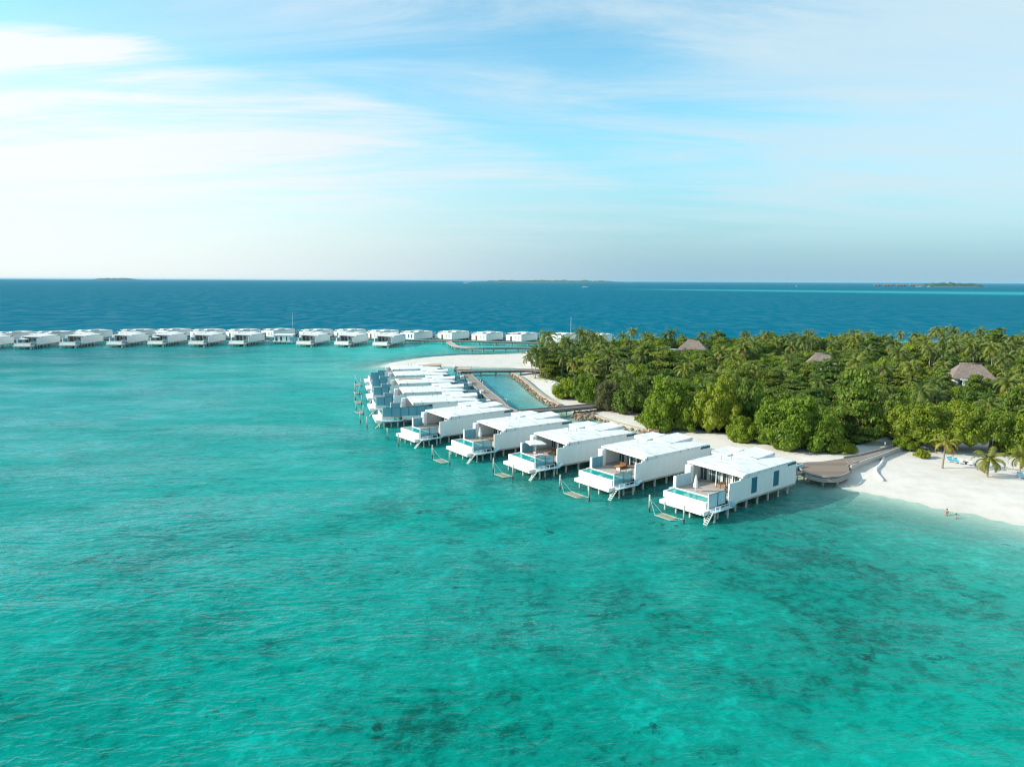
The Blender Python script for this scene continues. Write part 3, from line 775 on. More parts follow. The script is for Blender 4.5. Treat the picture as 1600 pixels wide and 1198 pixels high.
for k, (p, side, who) in enumerate(POSTS):
    x, y = W(*p)
    pw.append((x, y))
    if proto is None:
        proto = t = thing('mooring_post', (x, y, 0))
        MB().tube((0, 0, 0.75), (0, 0, 2.9), 0.145, 0.135, n=10).build('post', POSTM, t, True)
        MB().tube((0, 0, -2.5), (0, 0, 0.75), 0.15, 0.15, n=10).build('wet_foot', WETP, t, True)
        MB().tube((0, 0, 2.9), (0, 0, 2.98), 0.15, 0.10, n=10).build('cap', FRAME, t, True)
    else: t = copy_tree(proto)
    t.location = (x, y, 0); t.rotation_euler = (R(random.uniform(-2.5, 2.5)), R(random.uniform(-2.5, 2.5)), k)
    tag(t, 'weathered water post before %s, %s one of its pair' % (who, side), 'post', 'mooring posts before the villas')
for k, who in ((1, 'fourth villa from the camera'), (2, 'third villa from the camera'), (3, 'second villa from the camera'), (4, 'nearest villa'), (5, 'brown-panelled villa'), (6, 'second villa from the sandbar'),
               (7, 'villa with a brown roof strip'), (8, 'villa behind the long blue fence')):
    a, b = Vector(pw[2 * k] + (0,)), Vector(pw[2 * k + 1] + (0,))
    d = (b - a).normalized(); nrm = Vector((-d.y, d.x, 0)); L = (b - a).length
    mid = a.lerp(b, 0.5)
    t = thing('net_hammock', (mid.x, mid.y, 0.0), math.atan2(d.y, d.x), 'pale rope net low over the water before the %s' % who, 'hammock', 'net hammocks strung before the villas')
    n = MB(); hw, hd, z = L * 0.22, 0.9, 0.22
    for i in range(13):
        u = -hw + 2 * hw * i / 12; n.tube((u, -hd, z), (u * 0.98, hd, z), 0.022, n=4)
    for j in range(9):
        u = -hd + 2 * hd * j / 8; n.tube((-hw, u, z), (hw, u, z), 0.022, n=4)
    n.build('net', NETM, t)
    e = MB()
    for p, q in (((-hw, -hd, z), (hw, -hd, z)), ((hw, -hd, z), (hw, hd, z)), ((hw, hd, z), (-hw, hd, z)), ((-hw, hd, z), (-hw, -hd, z))): e.tube(p, q, 0.06, n=6)
    e.build('rim', NETM, t)
    r = MB()
    for sx_ in (-1, 1):
        for sy_ in (-1, 1): r.tube((sx_ * (L / 2 - 0.15), 0, 2.3 if sx_ < 0 else 0.7), (sx_ * hw, sy_ * hd, z), 0.022, n=4)
    r.build('rope', FRAME, t)

# ------------------------------------------------------------------ boardwalks
def offset(pts, d):
    out = []
    for i, p in enumerate(pts):
        a = Vector(pts[max(i - 1, 0)]); b = Vector(pts[min(i + 1, len(pts) - 1)]); t = (b - a).normalized()
        out.append((p[0] - t.y * d, p[1] + t.x * d))
    return out
def resample(pts, step):
    out = [tuple(pts[0])]; 
    for a, b in zip(pts, pts[1:]):
        n = max(1, int(round(math.dist(a, b) / step)))
        out += [(a[0] + (b[0] - a[0]) * k / n, a[1] + (b[1] - a[1]) * k / n) for k in range(1, n + 1)]
    return out
def curve(pts, n=6):
    """Catmull-Rom through pts"""
    P_ = [Vector(p) for p in pts]; P_ = [P_[0] * 2 - P_[1]] + P_ + [P_[-1] * 2 - P_[-2]]; out = []
    for i in range(1, len(P_) - 2):
        for k in range(n):
            t = k / n; a, b, c, d = P_[i - 1:i + 3]
            out.append(tuple(0.5 * ((2 * b) + (c - a) * t + (2 * a - 5 * b + 4 * c - d) * t * t + (3 * b - a - 3 * c + d) * t ** 3)))
    out.append(tuple(P_[-2])); return out

def walkway(name, centre, width, top, label, kerb=0.22, piles=5.0, mat=None, thick=0.28, parts_from=0, skip_first=0):
    t = tag(bpy.data.objects.new(name, None), label, 'boardwalk'); col.objects.link(t)
    L, Rr = offset(centre, width / 2), offset(centre, -width / 2)
    MB().strip(L, Rr, top - thick, top).build('deck', mat or BOARD, t)
    MB().strip(offset(centre, width / 2 - 0.25), offset(centre, -width / 2 + 0.25), top - thick - 0.35, top - thick - 0.004).build('joist', UNDER, t)
    if kerb:
        for s in (1, -1):
            a, b = offset(centre, s * (width / 2 + 0.06)), offset(centre, s * (width / 2 - 0.16))
            if s < 0: a, b = b, a
            MB().strip(a, b, top + 0.004, top + kerb).build('kerb', BOARDK, t)
    acc = 0; last = centre[0]; k = 0
    LL, RR = offset(centre, width / 2 - 0.3), offset(centre, -width / 2 + 0.3)
    d = piles
    for i, p in enumerate(centre):
        d += math.dist(p, last); last = p
        if d >= piles and ground_z(*p) < 0.25:
            d = 0
            for q in (LL[i], RR[i]): MB().tube((q[0], q[1], -2.5), (q[0], q[1], top - thick - 0.36), 0.16, n=8).build('pile', PILE, t, True)
    return t
def mid(l, r): return [((a[0] + b[0]) / 2, (a[1] + b[1]) / 2) for a, b in zip(l, r)]
JT = 1.9
# along the bend villas: a broad boardwalk running towards us, then behind the near villas to the round platform
jl = px_line([(723.5, 585), (734, 596), (746.5, 608), (768, 628), (787, 645)], JT); jr = px_line([(736, 585), (747, 595.5), (760, 607), (778, 619.5), (803, 637)], JT)
jc = mid(jl, jr)
main = resample(curve(jc + px_line([(871, 657.5), (985, 678), (1108, 704.5), (1244, 727)], JT), 5), 3.0)
walkway('boardwalk', main, 3.6, JT, 'long grey boardwalk behind the near villas, bending at the footbridge')
walkway('boardwalk', resample(curve(px_line([(717, 580), (745, 579), (790, 578.5), (825, 578.2), (850, 579)], JT)), 3.0), 5.0, JT + 0.02, 'straight grey pier from the boardwalk corner to the palm tip', piles=4.5)
walkway('footbridge', resample(px_line([(812, 644), (870, 639.5), (912, 635.5), (940, 632.5)], JT), 2.5), 3.6, JT + 0.03, 'grey timber footbridge crossing the channel from the jetty bend to the bushes', kerb=0.45, piles=4.0)
# corner block at the top end of the boardwalk
t = thing('jetty_landing', W(722, 583, 0) + (0,), 0, 'pale sunlit square landing at the far corner of the boardwalk', 'landing')
MB().box(-3.2, 3.6, -2.5, 7.5, JT - 0.3, JT + 0.05).build('deck', DECKM, t)
MB().box(-3.5, -3.2, -2.5, 7.5, 0.6, JT + 0.6).build('parapet', POOLW, t)
for x in (-2.8, 3.2):
    for y in (-2, 2.5, 7): MB().tube((x, y, -2.5), (x, y, JT - 0.3), 0.18).build('pile', PILE, t, True)
# short links from each villa to the boardwalk
lp = None
mainv = [Vector(p) for p in main]
for i, (o, a, ex, *_r) in enumerate(ROW):
    p = Vector(loc2w(o, R(a), 20.7 + ex, 3.7)); dirn = Vector((math.cos(R(a)), math.sin(R(a))))
    L = 12.0
    for s in np.arange(3, 30, 0.5):
        q = p + dirn * s
        if min((q - m).length for m in mainv) < 2.3: L = s; break
    t = thing('villa_gangway', (p.x, p.y, 0), R(a), 'short gangway from the boardwalk to the back of %s' % ('the nearest villa' if i == 9 else 'the %s villa from the sandbar' % ordn[i]), 'gangway', 'gangways behind the near villas')
    MB().prism([(0, -1.0), (L, -1.0), (L, 1.0), (0, 1.0)], [1.75, 1.45, 1.45, 1.75], [1.95, 1.62, 1.62, 1.95]).build('deck', BOARD, t)
    for x in np.arange(1.5, L - 0.5, 3.5):
        for y in (-0.7, 0.7): MB().tube((x, y, -2.5), (x, y, 1.46), 0.13).build('pile', PILE, t, True)
    MB().box(L * 0.35, L - 0.6, 1.05, 1.25, 1.3, 2.6).build('screen', FENCEL, t)
    if i > 4: continue
    c = thing('storage_locker', tuple(loc2w((p.x, p.y), R(a), L - 1.2, -2.4)) + (0,), R(a), 'white locker box beside the gangway of the %s villa from the sandbar' % ordn[i], 'locker', 'white lockers along the boardwalk')
    bevel(MB().box(-0.55, 0.55, -0.9, 0.9, 1.55, 2.7).build('body', WHITE, c), 0.03)
    MB().box(-0.6, 0.6, -0.95, 0.95, 2.702, 2.78).build('lid', FRAME, c)
    MB().box(-0.7, 0.7, -1.0, 1.6, 1.4, 1.549).build('platform', BOARD, c)
    MB().tube((0, 0, -2.5), (0, 0, 1.399), 0.15).build('pile', PILE, c, True)
# lamp bollards on the boardwalk edge
bl = None
for k, (px, py) in enumerate([(751, 596.5), (754.5, 600), (789.5, 625.5), (792, 627.5), (1383, 695)]):
    x, y = W(px, py, JT)
    if bl is None:
        bl = t = thing('lamp_bollard', (x, y, JT))
        MB().tube((0, 0, 0), (0, 0, 1.0), 0.11, n=10).build('post', FRAME, t, True)
        MB().tube((0, 0, 1.0), (0, 0, 1.14), 0.15, 0.12, n=10).build('cap', DARK, t, True)
    else: t = copy_tree(bl)
    t.location = (x, y, JT if k < 4 else 1.6)
    tag(t, ['white lamp bollard on the channel side of the boardwalk, farthest of four', 'white lamp bollard second along the channel side of the boardwalk', 'white lamp bollard third along the channel side, just before the bend',
            'white lamp bollard closest to the footbridge on the boardwalk edge', 'white lamp bollard beside the ramp under the dark trees'][k], 'lamp bollard', 'white lamp bollards')

# round platform and ramp to the island
outl = px_line([(1243, 724), (1251, 733), (1262, 739.5), (1278, 744), (1296, 746), (1313, 744.3), (1327, 738), (1327, 728), (1336, 722), (1318, 716), (1282, 721), (1262, 721.5)], 1.95)
t = tag(bpy.data.objects.new('round_platform', None), 'round timber platform on stubby piles where the boardwalk meets the beach ramp', 'platform'); col.objects.link(t)
MB().prism(outl, 1.7, 1.95).build('deck', PLAT, t)
arc = outl[:7]
fa = MB()
ca = curve(arc, 5)
for k in range(3):
    z = 1.66 - 0.22 * k; off = 0.05 - 0.12 * k
    fa.strip(offset(ca, off + 0.12), offset(ca, off), z - 0.17, z + 0.03)
fa.build('skirt', SKIRT, t)
rl = MB(); rc = [(p[0], p[1]) for p in ca]
rl.strip(offset(rc, -0.02), offset(rc, -0.24), 1.954, 2.25); rl.build('kerb', BOARDK, t)
for p in [(1285.5, 757), (1307.5, 757), (1322.5, 753), (1264, 752)]:
    q = W(*p, 0.0)
    MB().tube((q[0], q[1], -2), (q[0], q[1], 1.699), 0.30, n=12).build('pile', PILE, t, True)
rampL = px_line([(1318, 717), (1345, 712), (1375, 703.5), (1400, 695), (1412, 690)], 1.8); rampR = px_line([(1328, 731), (1347, 722.5), (1372, 713), (1396, 703), (1412, 697)], 1.7)
t = tag(bpy.data.objects.new('beach_ramp', None), 'pale boardwalk ramp with timber kerbs climbing from the round platform into the trees', 'ramp'); col.objects.link(t)
zs = [1.956, 1.9, 1.8, 1.7, 1.6]
MB().strip(rampL, rampR, [z - 0.25 for z in zs], zs).build('deck', BOARD, t)
MB().strip(rampR, [(p[0] + 0.25, p[1] - 0.2) for p in rampR], [0.6, 0.5, 0.5, 0.6, 0.8], [z + 0.32 for z in zs]).build('side_boards', SKIRT, t)
MB().strip([(p[0] - 0.05, p[1] + 0.3) for p in rampL], rampL, [z - 0.25 for z in zs], [z + 0.3 for z in zs]).build('kerb', BOARDK, t)
MB().strip([(p[0] - 0.6, p[1] + 0.45) for p in rampR], [(p[0] - 0.4, p[1] + 0.3) for p in rampR], [z + 0.004 for z in zs], [z + 0.18 for z in zs]).build('kerb', BOARDK, t)
x, y = W(1407, 687, 1.4)
t = thing('gate_screen', (x, y, 1.2), R(20), 'small white gate panel at the head of the beach ramp under the trees', 'gate')
MB().box(-1.0, 1.0, -0.06, 0.06, 0.1, 2.0).build('panel', WHITE, t)
for q in (-1.08, 1.08): MB().box(q - 0.08, q + 0.08, -0.1, 0.1, 0, 2.15).build('post', FRAME, t)

# far jetty between the rows and its curved arm
fj = resample(curve([(-330, 412), (-265, 428), (-222, 440), (-180, 445), (-120, 446), (-66, 438), (-20, 428.5), (20, 420), (70, 409)], 4), 6)
walkway('boardwalk', fj, 4.2, JT, 'long grey boardwalk running between the two far rows of villas', piles=7)
cj = resample(curve([(-38, 430)] + px_line([(703, 535.5), (711, 540.2), (727, 542.8), (755, 544), (800, 543.6), (850, 543.2)], JT) + [(30, 392)], 5), 3.5)
walkway('curved_walkway', cj, 3.0, JT + 0.02, 'pale curved walkway sweeping from the far jetty towards the palms', mat=DECKM, piles=5, kerb=0.35)
for i, (l, r, y) in enumerate(RPX[11:16]):
    pass

# ------------------------------------------------------------------ sea walls of coral rock
def seawall(line, label, h=1.25, w=1.3):
    t = tag(bpy.data.objects.new('seawall', None), label, 'sea wall'); col.objects.link(t)
    c = resample(curve(line), 1.2)
    MB().strip(offset(c, w / 2), offset(c, -w / 2), -1.0, h).build('coping', COPE, t)
    s = MB()
    for i, p in enumerate(offset(c, 0.0)):
        for k in range(3):
            o = (k * 0.75 + 0.75); q = offset(c, o)[i] if k < 0 else None
        pass
    for k, o in enumerate((0.85, 1.4, 1.9)):
        for i, p in enumerate(offset(c, o)):
            r = random.uniform(0.3, 0.62); s.blob((p[0] + random.uniform(-.3, .3), p[1] + random.uniform(-.3, .3), h - 0.45 - 0.55 * k + random.uniform(-.1, .1)), r, 1, 0.3, random.uniform(0, 99), (1, 1, 0.7))
    tag(s.build('rock_face', STONE, t))
    return t
seawall(px_line([(936, 650), (918, 643.5)][:0] + [(876, 635), (854, 624), (837, 611.5), (820, 596.5), (808, 588), (801, 585.3)], 0.5), 'curved coral-stone sea wall with pale coping along the channel below the palms')
seawall(px_line([(1022, 676.5), (1000, 671), (965, 661.5), (932, 650.5)], 0.4), 'low sea wall of coral stone along the bushes right of the footbridge', h=0.8, w=0.8)
s = MB()
for k in range(60):
    x, y = W(random.uniform(893, 930), random.uniform(644, 656), 0.2); s.blob((x, y, random.uniform(-0.1, 0.7)), random.uniform(0.4, 0.9), 1, 0.3, k * 3.7, (1, 1, 0.75))
tag(s.build('rock_pile', STONE), 'heap of brown coral rocks beneath the end of the footbridge', 'rocks')
s = MB(); a, b = W(1012, 676, .5), W(1024, 674, .5)
tag(MB().box(-1.3, 1.3, -0.5, 0.5, -0.3, 1.3).build('stone_block', paint('pink_coral_block', (0.60, 0.36, 0.27), 0.9, 0.1, 1.5), loc=(W(1021, 678)[0], W(1021, 678)[1], 0)), 'pinkish coral block closing the low sea wall at its right end', 'stone block')
# a row of sand tubes snaking over the beach
sb = px_line([(1388, 709), (1380, 715), (1379, 722), (1375, 729), (1369, 735), (1369.5, 741), (1374, 746), (1379, 751)], 0.8)
bpts = [(p[0], p[1], max(ground_z(*p), -0.1) + 0.15) for p in curve(sb, 5)]
tag(MB().path(bpts, [0.34] * len(bpts), 8).build('sandbag_wall', paint('white_geotextile', (0.78, 0.76, 0.71), 0.85, 0.06, 2), smooth=True), 'white sandbag tube snaking down the beach beside the ramp', 'sandbag wall')

# masts
for k, (px, y0, ytop, Y, lab) in enumerate([(457.5, 513, 491, 470, 'thin pale mast standing behind the far villas'), (891.5, 516, 495, 392, 'slim white mast rising above the tallest palm by the far villas')]):
    x = (px - 800) / F * Y
    top = H - (ytop - 438.8) / F * Y
    t = thing('mast', (x, Y, 0), 0, lab, 'mast')
    MB().tube((0, 0, -1), (0, 0, top), 0.10, 0.05, n=8).build('pole', FRAME, t, True)
    MB().tube((0, 0, top), (0, 0, top + 0.5), 0.10, 0.03, n=8).build('finial', FRAME, t, True)

# ------------------------------------------------------------------ beach things
def on_ground(px, py):
    x, y = W(px, py, 0.9); return (x, y, ground_z(x, y))
lounger(on_ground(1484, 720.5), R(70), 'blue sun lounger nearest the slender beach palm', BLUEC, 'sun loungers under the beach trees', 1.0)
lounger(on_ground(1494.5, 722.5), R(70), 'blue sun lounger next to the white ones under the trees', BLUEC, 'sun loungers under the beach trees', 1.0)
lounger(on_ground(1501.5, 723.5), R(70), 'white sun lounger between the blue loungers and the dark side table', CANVAS, 'sun loungers under the beach trees', 1.0)
lounger(on_ground(1514.5, 725.5), R(70), 'white sun lounger right of the dark side table, by the bushy palm', CANVAS, 'sun loungers under the beach trees', 1.0)
lounger(on_ground(1595, 746.5), R(70), 'grey-blue sun lounger at the right edge of the beach', FENCEL, 'sun loungers under the beach trees', 1.0)
t = thing('side_table', on_ground(1508, 725.0), 0, 'dark brown side table between the two white loungers', 'side table')
MB().tube((0, 0, 0.45), (0, 0, 0.52), 0.55, n=16).build('tabletop', BROWN, t)
MB().tube((0, 0, 0.0), (0, 0, 0.45), 0.3, 0.12, n=10).build('leg', BROWN, t)

# bathers
def skin_fig(name, nodes, edges, mat, parent=None, root=0):
    me = bpy.data.meshes.new(name); me.from_pydata([n[0] for n in nodes], edges, []); me.materials.append(mat)
    o = bpy.data.objects.new(name, me); col.objects.link(o); o.parent = parent
    m = o.modifiers.new('skin', 'SKIN'); m.use_smooth_shade = True
    for i, n in enumerate(nodes):
        me.skin_vertices[0].data[i].radius = (n[1], n[1] * (n[2] if len(n) > 2 else 1)); me.skin_vertices[0].data[i].use_root = i == root
    s = o.modifiers.new('sub', 'SUBSURF'); s.levels = s.render_levels = 1
    return o
def bather(loc, rz, label, stand):
    z0 = -0.85 if stand else -1.25
    N = [((0, 0, 0.95), .15, .75), ((0, 0, 1.15), .13, .75), ((0, 0.01, 1.36), .16, .7), ((0, 0.0, 1.48), .055), ((0, -0.02, 1.56), .085, 1.1), ((0, -0.03, 1.68), .095, 1.1), ((0, -0.02, 1.76), .05),
         ((.19, 0, 1.40), .06), ((.30, -.06, 1.16), .045), ((.26, -.24, 0.98), .035), ((-.19, 0, 1.40), .06), ((-.31, -.05, 1.16), .045), ((-.27, -.22, 0.96), .035),
         ((.10, 0, .85), .10), ((.11, -.02, .48), .07), ((.11, .03, .08), .045), ((.11, -.14, .04), .04), ((-.10, 0, .85), .10), ((-.11, -.02, .48), .07), ((-.11, .03, .08), .045), ((-.11, -.14, .04), .04)]
    E_ = [(0, 1), (1, 2), (2, 3), (3, 4), (4, 5), (5, 6), (2, 7), (7, 8), (8, 9), (2, 10), (10, 11), (11, 12), (0, 13), (13, 14), (14, 15), (15, 16), (0, 17), (17, 18), (18, 19), (19, 20)]
    for s_, w in ((1, 9), (-1, 12)):
        wx_, wy_, wz_ = N[w][0]
        for f in range(5):
            i = len(N); a = (f - 1.5) * 0.018
            ln = (0.085, 0.10, 0.095, 0.075, 0.055)[f]
            N.append(((wx_ + a - (0.02 * s_ if f == 4 else 0), wy_ - 0.07 - (0 if f < 4 else -0.04), wz_ - 0.02), .012)); N.append(((wx_ + a * 1.4, wy_ - 0.07 - ln, wz_ - 0.05), .009)); E_ += [(w, i), (i, i + 1)]
    o = skin_fig('person', N, E_, SKIN)
    o.location = (loc[0], loc[1], z0); o.rotation_euler = (0, 0, rz)
    tag(o, label, 'person', 'bathers off the beach')
    MB().blob((0, 0.02, 1.72), 0.125, 2, 0.05, 1, (0.92, 1.0, 0.95)).build('hair', HAIR, o, True)
    if stand:
        tk = skin_fig('swimwear', [((0, 0, .90), .165, .8), ((0, 0, 1.05), .155, .8), ((0, 0, 1.2), .15, .8), ((0, 0.01, 1.33), .17, .72)], [(0, 1), (1, 2), (2, 3)], REDC, o)
bather(W(1479, 803), R(150), 'person in a red top standing waist-deep off the beach', True)
bather(W(1494, 807), R(60), 'bather sunk to the shoulders, only head and shoulders above the water', False)

# ------------------------------------------------------------------ thatched houses among the trees
def thatched(px, ridge_y, Y, wid, dep, hr, he, ridge, label, wings):
    x = (px - 800) / F * Y
    t = thing('thatched_house', (x, Y, 0), R(-18), label, 'house', 'thatched houses in the wood')
    a, b = wid / 2, dep / 2
    m = MB().add([(-a, -b, he), (a, -b, he), (a, b, he), (-a, b, he), (-ridge / 2, 0, hr), (ridge / 2, 0, hr), (-a, -b, he - .35), (a, -b, he - .35), (a, b, he - .35), (-a, b, he - .35)],
                 [(0, 1, 5, 4), (1, 2, 5), (2, 3, 4, 5), (3, 0, 4), (0, 6, 7, 1), (1, 7, 8, 2), (2, 8, 9, 3), (3, 9, 6, 0), (6, 9, 8, 7)])
    r = m.build('thatched_roof', THATCH, t)
    MB().tube((-ridge / 2 - 0.3, 0, hr), (ridge / 2 + 0.3, 0, hr), 0.3, n=8).build('ridge', THATCH, r, True)
    MB().box(-a + 1.2, a - 1.2, -b + 1.2, b - 1.2, 0.3, he - 0.36).build('wall', WHITE, t)
    MB().box(-1.2, 1.2, -b + 1.14, -b + 1.2, 0.4, he - 0.8).build('door', BROWN, t)
    for q in (-a + 2.2, a - 3.8): 
        w_ = MB().box(q, q + 1.6, -b + 1.15, -b + 1.2, 1.2, he - 0.9).build('window', FRAME, t)
        MB().box(q + .1, q + 1.5, -b + 1.12, -b + 1.15, 1.3, he - 1.0).build('pane', GLASS, w_)
    for x0, x1, y0, y1, z in wings:
        MB().box(x0, x1, y0, y1, z, z + 0.3).build('flat_roof', WHITE, t)
        MB().box(x0 + .6, x1 - .6, y0 + .6, y1 - .6, 0.3, z - 0.002).build('wing_wall', WHITE, t)
    return t
HOUSES = [(1083, 531, 360, 15, 13, 8.9, 4.2, 5, 'thatched house with grey hipped roof farthest back, at the top middle of the wood', [(-14, -7.6, -7, -1, 4.0), (3.5, 8.5, -8.2, -6.6, 3.9)]),
          (1286, 551, 292, 13, 12, 9.0, 4.0, 5, 'thatched house between the other two, with white flat roofs at its left front', [(-15, -6.7, -9, -2, 3.6), (-5.5, 2, -11, -6.2, 3.4)]),
          (1521, 569, 256, 14, 12, 9.2, 4.5, 6.5, 'large thatched house near the right edge with white flat wings in front', [(-4.5, 2.5, -10.5, -6.2, 4.0), (5, 15, -11, -6.2, 3.9)])]
for h in HOUSES: thatched(*h)

# ------------------------------------------------------------------ far islands and boats
def far_island(px0, px1, ybase, hpx, label, seed, beach=True):
    Y = F * H / (ybase - (438.5 + (0.5 * (px0 + px1) - 800) * RO)) * 0.985
    x0, x1 = (px0 - 800) / F * Y, (px1 - 800) / F * Y; cxx = (x0 + x1) / 2; L = x1 - x0; D = L * 0.25
    n = 48
    if beach:
        s = MB().prism([(cxx + L / 2 * math.cos(2 * math.pi * i / n), Y + D / 2 * math.sin(2 * math.pi * i / n)) for i in range(n)], -1, 2.2)
        tag(s.build('far_island', paint('far_sand', (0.75, 0.72, 0.65), 0.9)), kind='structure')
    w = MB(); hh = hpx / F * Y
    nx, ny = 70, 10
    vs = []
    for j in range(ny + 1):
        for i in range(nx + 1):
            u, v = i / nx * 2 - 1, j / ny * 2 - 1
            e = max(0.0, 1 - abs(u) ** 6) * max(0.0, 1 - v ** 4)
            z = 1.5 + hh * e * (0.62 + 0.55 * noise.noise(Vector((u * 9 + seed, v * 2, seed))) + 0.35 * noise.noise(Vector((u * 40 + seed, v * 7, 3))))
            vs.append((cxx + u * L * 0.44, Y + v * D * 0.40, max(0.5, z) if e > 0 else 0.5))
    w.add(vs, [(j * (nx + 1) + i, j * (nx + 1) + i + 1, (j + 1) * (nx + 1) + i + 1, (j + 1) * (nx + 1) + i) for j in range(ny) for i in range(nx)])
    o = w.build('far_wood', FARWOOD, smooth=True); tag(o, label, kind='stuff')
    return Y
FARWOOD = paint('far_foliage', (0.06, 0.10, 0.035), 0.9, 0.15, 0.05)
far_island(146, 224, 437.6, 3.6, 'low wooded island in the haze on the left horizon', 3)
far_island(724, 985, 441.0, 3.8, 'long low wooded island on the middle horizon', 8)
far_island(1424, 1534, 447.6, 6.5, 'wooded island on the right horizon', 14)
hp = None; Y = 6900
for k in range(11):
    px = 1362 + 6.6 * k; x = (px - 800) / F * Y; yy = Y + 25 * math.sin(k * 2.1)
    if hp is None:
        hp = t = thing('water_bungalow', (x, yy, 0))
        MB().box(-12, 12, -8, 8, 3, 12).build('wall', BROWN, t)
        MB().add([(-16, -11, 12), (16, -11, 12), (16, 11, 12), (-16, 11, 12), (0, 0, 24)], [(0, 1, 4), (1, 2, 4), (2, 3, 4), (3, 0, 4), (0, 3, 2, 1)]).build('roof', THATCH, t)
        for xx in (-10, 10):
            for y2 in (-6, 6): MB().tube((xx, y2, -3), (xx, y2, 3), 1.0).build('pile', PILE, t)
    else: t = copy_tree(hp)
    t.location = (x, yy, 0)
    tag(t, 'tiny thatched water bungalow in the line off the right horizon island', 'bungalow', 'water bungalows off the right horizon island')
def boat(px, Y, L, label, mast=0):
    x = (px - 800) / F * Y
    t = thing('boat', (x, Y, 0), R(8), label, 'boat')
    a = L / 2; b = L * 0.14
    MB().prism([(-a, -b * .8), (a * .55, -b), (a, 0), (a * .55, b), (-a, b * .8)], -0.4, [L * .09, L * .10, L * .14, L * .10, L * .09]).build('hull', BOATW, t)
    MB().prism([(-a * .5, -b * .6), (a * .3, -b * .6), (a * .3, b * .6), (-a * .5, b * .6)], L * .095, [L * .2, L * .17, L * .17, L * .2]).build('cabin', BOATW, t)
    if mast:
        MB().tube((0, 0, L * .1), (0, 0, mast), L * 0.01).build('mast', FRAME, t)
        MB().add([(0.1, 0, L * .2), (a * .9, 0.3, L * .2), (0.1, 0, mast), (0.1, 0.25, L * .2), (a * .9, 0.55, L * .2), (0.1, 0.25, mast)], [(0, 1, 2), (5, 4, 3), (0, 3, 4, 1), (1, 4, 5, 2), (2, 5, 3, 0)]).build('sail', CANVAS, t)
boat(913, 4300, 34, 'small white motor boat crossing the dark water below the middle island')
boat(1239.5, 6000, 15, 'tiny white sailing boat on the horizon left of the right island', 17)
boat(1445, 6300, 36, 'white boat lying off the beach of the right horizon island')
boat(728, 9000, 60, 'white boat at the left tip of the middle horizon island')
# ------------------------------------------------------------------ vegetation
def leaf_mat(name, base, alt, dry=(0.16, 0.12, 0.03), trans=0.30):
    m, nt, b = newmat(name)
    at = nt.nodes.new('ShaderNodeAttribute'); at.attribute_name = 'leaf'
    sx = nt.nodes.new('ShaderNodeSeparateColor'); link(nt, at.outputs['Color'], sx.inputs[0])
    oi = nt.nodes.new('ShaderNodeObjectInfo'); rnd = S(nt, oi.outputs['Random'])
    geo = nt.nodes.new('ShaderNodeNewGeometry')
    cl = nz(nt, geo.outputs['Position'], 0.35, 3, 0.5)
    c = mixc(nt, (S(nt, sx.outputs[0]) * 0.6 + cl * 0.8 - 0.2).clamp(), base, alt)
    c = mixc(nt, (S(nt, sx.outputs[1]) * 1.2 + rnd * 0.35 - 0.55).clamp(), c, dry)
    c = mixc(nt, 1.0, c, mixc(nt, rnd, (0.62, 0.72, 0.8), (1.30, 1.16, 0.9)), 'MULTIPLY')
    b.inputs['Roughness'].default_value = 0.55; b.inputs['Specular IOR Level'].default_value = 0.25
    link(nt, c, b.inputs['Base Color'])
    tl = nt.nodes.new('ShaderNodeBsdfTranslucent'); link(nt, mixc(nt, 1.0, c, (1.2, 1.35, 0.5), 'MULTIPLY'), tl.inputs[0])
    mx = nt.nodes.new('ShaderNodeMixShader'); mx.inputs[0].default_value = trans
    link(nt, b.outputs[0], mx.inputs[1]); link(nt, tl.outputs[0], mx.inputs[2])
    link(nt, mx.outputs[0], nt.nodes['Material Output'].inputs[0])
    return m
L_BUSH = leaf_mat('bush_leaf', (0.140, 0.210, 0.014), (0.290, 0.370, 0.022))
L_YEL = leaf_mat('yellowing_leaf', (0.130, 0.195, 0.018), (0.265, 0.320, 0.028), (0.28, 0.24, 0.03))
L_DARK = leaf_mat('dark_leaf', (0.068, 0.130, 0.020), (0.165, 0.262, 0.036))
L_OLIVE = leaf_mat('olive_leaf', (0.105, 0.160, 0.026), (0.228, 0.295, 0.048))
L_GREY = leaf_mat('dry_grey_leaf', (0.075, 0.078, 0.030), (0.120, 0.125, 0.050), (0.14, 0.11, 0.07))
L_PALM = leaf_mat('palm_frond', (0.092, 0.140, 0.028), (0.225, 0.255, 0.055), (0.26, 0.18, 0.06), 0.25)
L_PALMY = leaf_mat('yellow_palm_frond', (0.17, 0.18, 0.03), (0.31, 0.285, 0.05), (0.34, 0.20, 0.05), 0.25)

def mesh_np(name, v, q, leaf, mat):
    """quads q of verts v, one leaf value pair per vertex"""
    me = bpy.data.meshes.new(name)
    me.vertices.add(len(v)); me.vertices.foreach_set('co', v.astype('f').ravel())
    me.loops.add(q.size); me.loops.foreach_set('vertex_index', q.ravel().astype('i'))
    me.polygons.add(len(q)); me.polygons.foreach_set('loop_start', np.arange(0, q.size, q.shape[1]).astype('i'))
    ca = me.attributes.new('leaf', 'FLOAT_COLOR', 'POINT')
    ca.data.foreach_set('color', np.column_stack([leaf, np.zeros(len(v)), np.ones(len(v))]).astype('f').ravel())
    me.update(calc_edges=True); me.materials.append(mat)
    return me

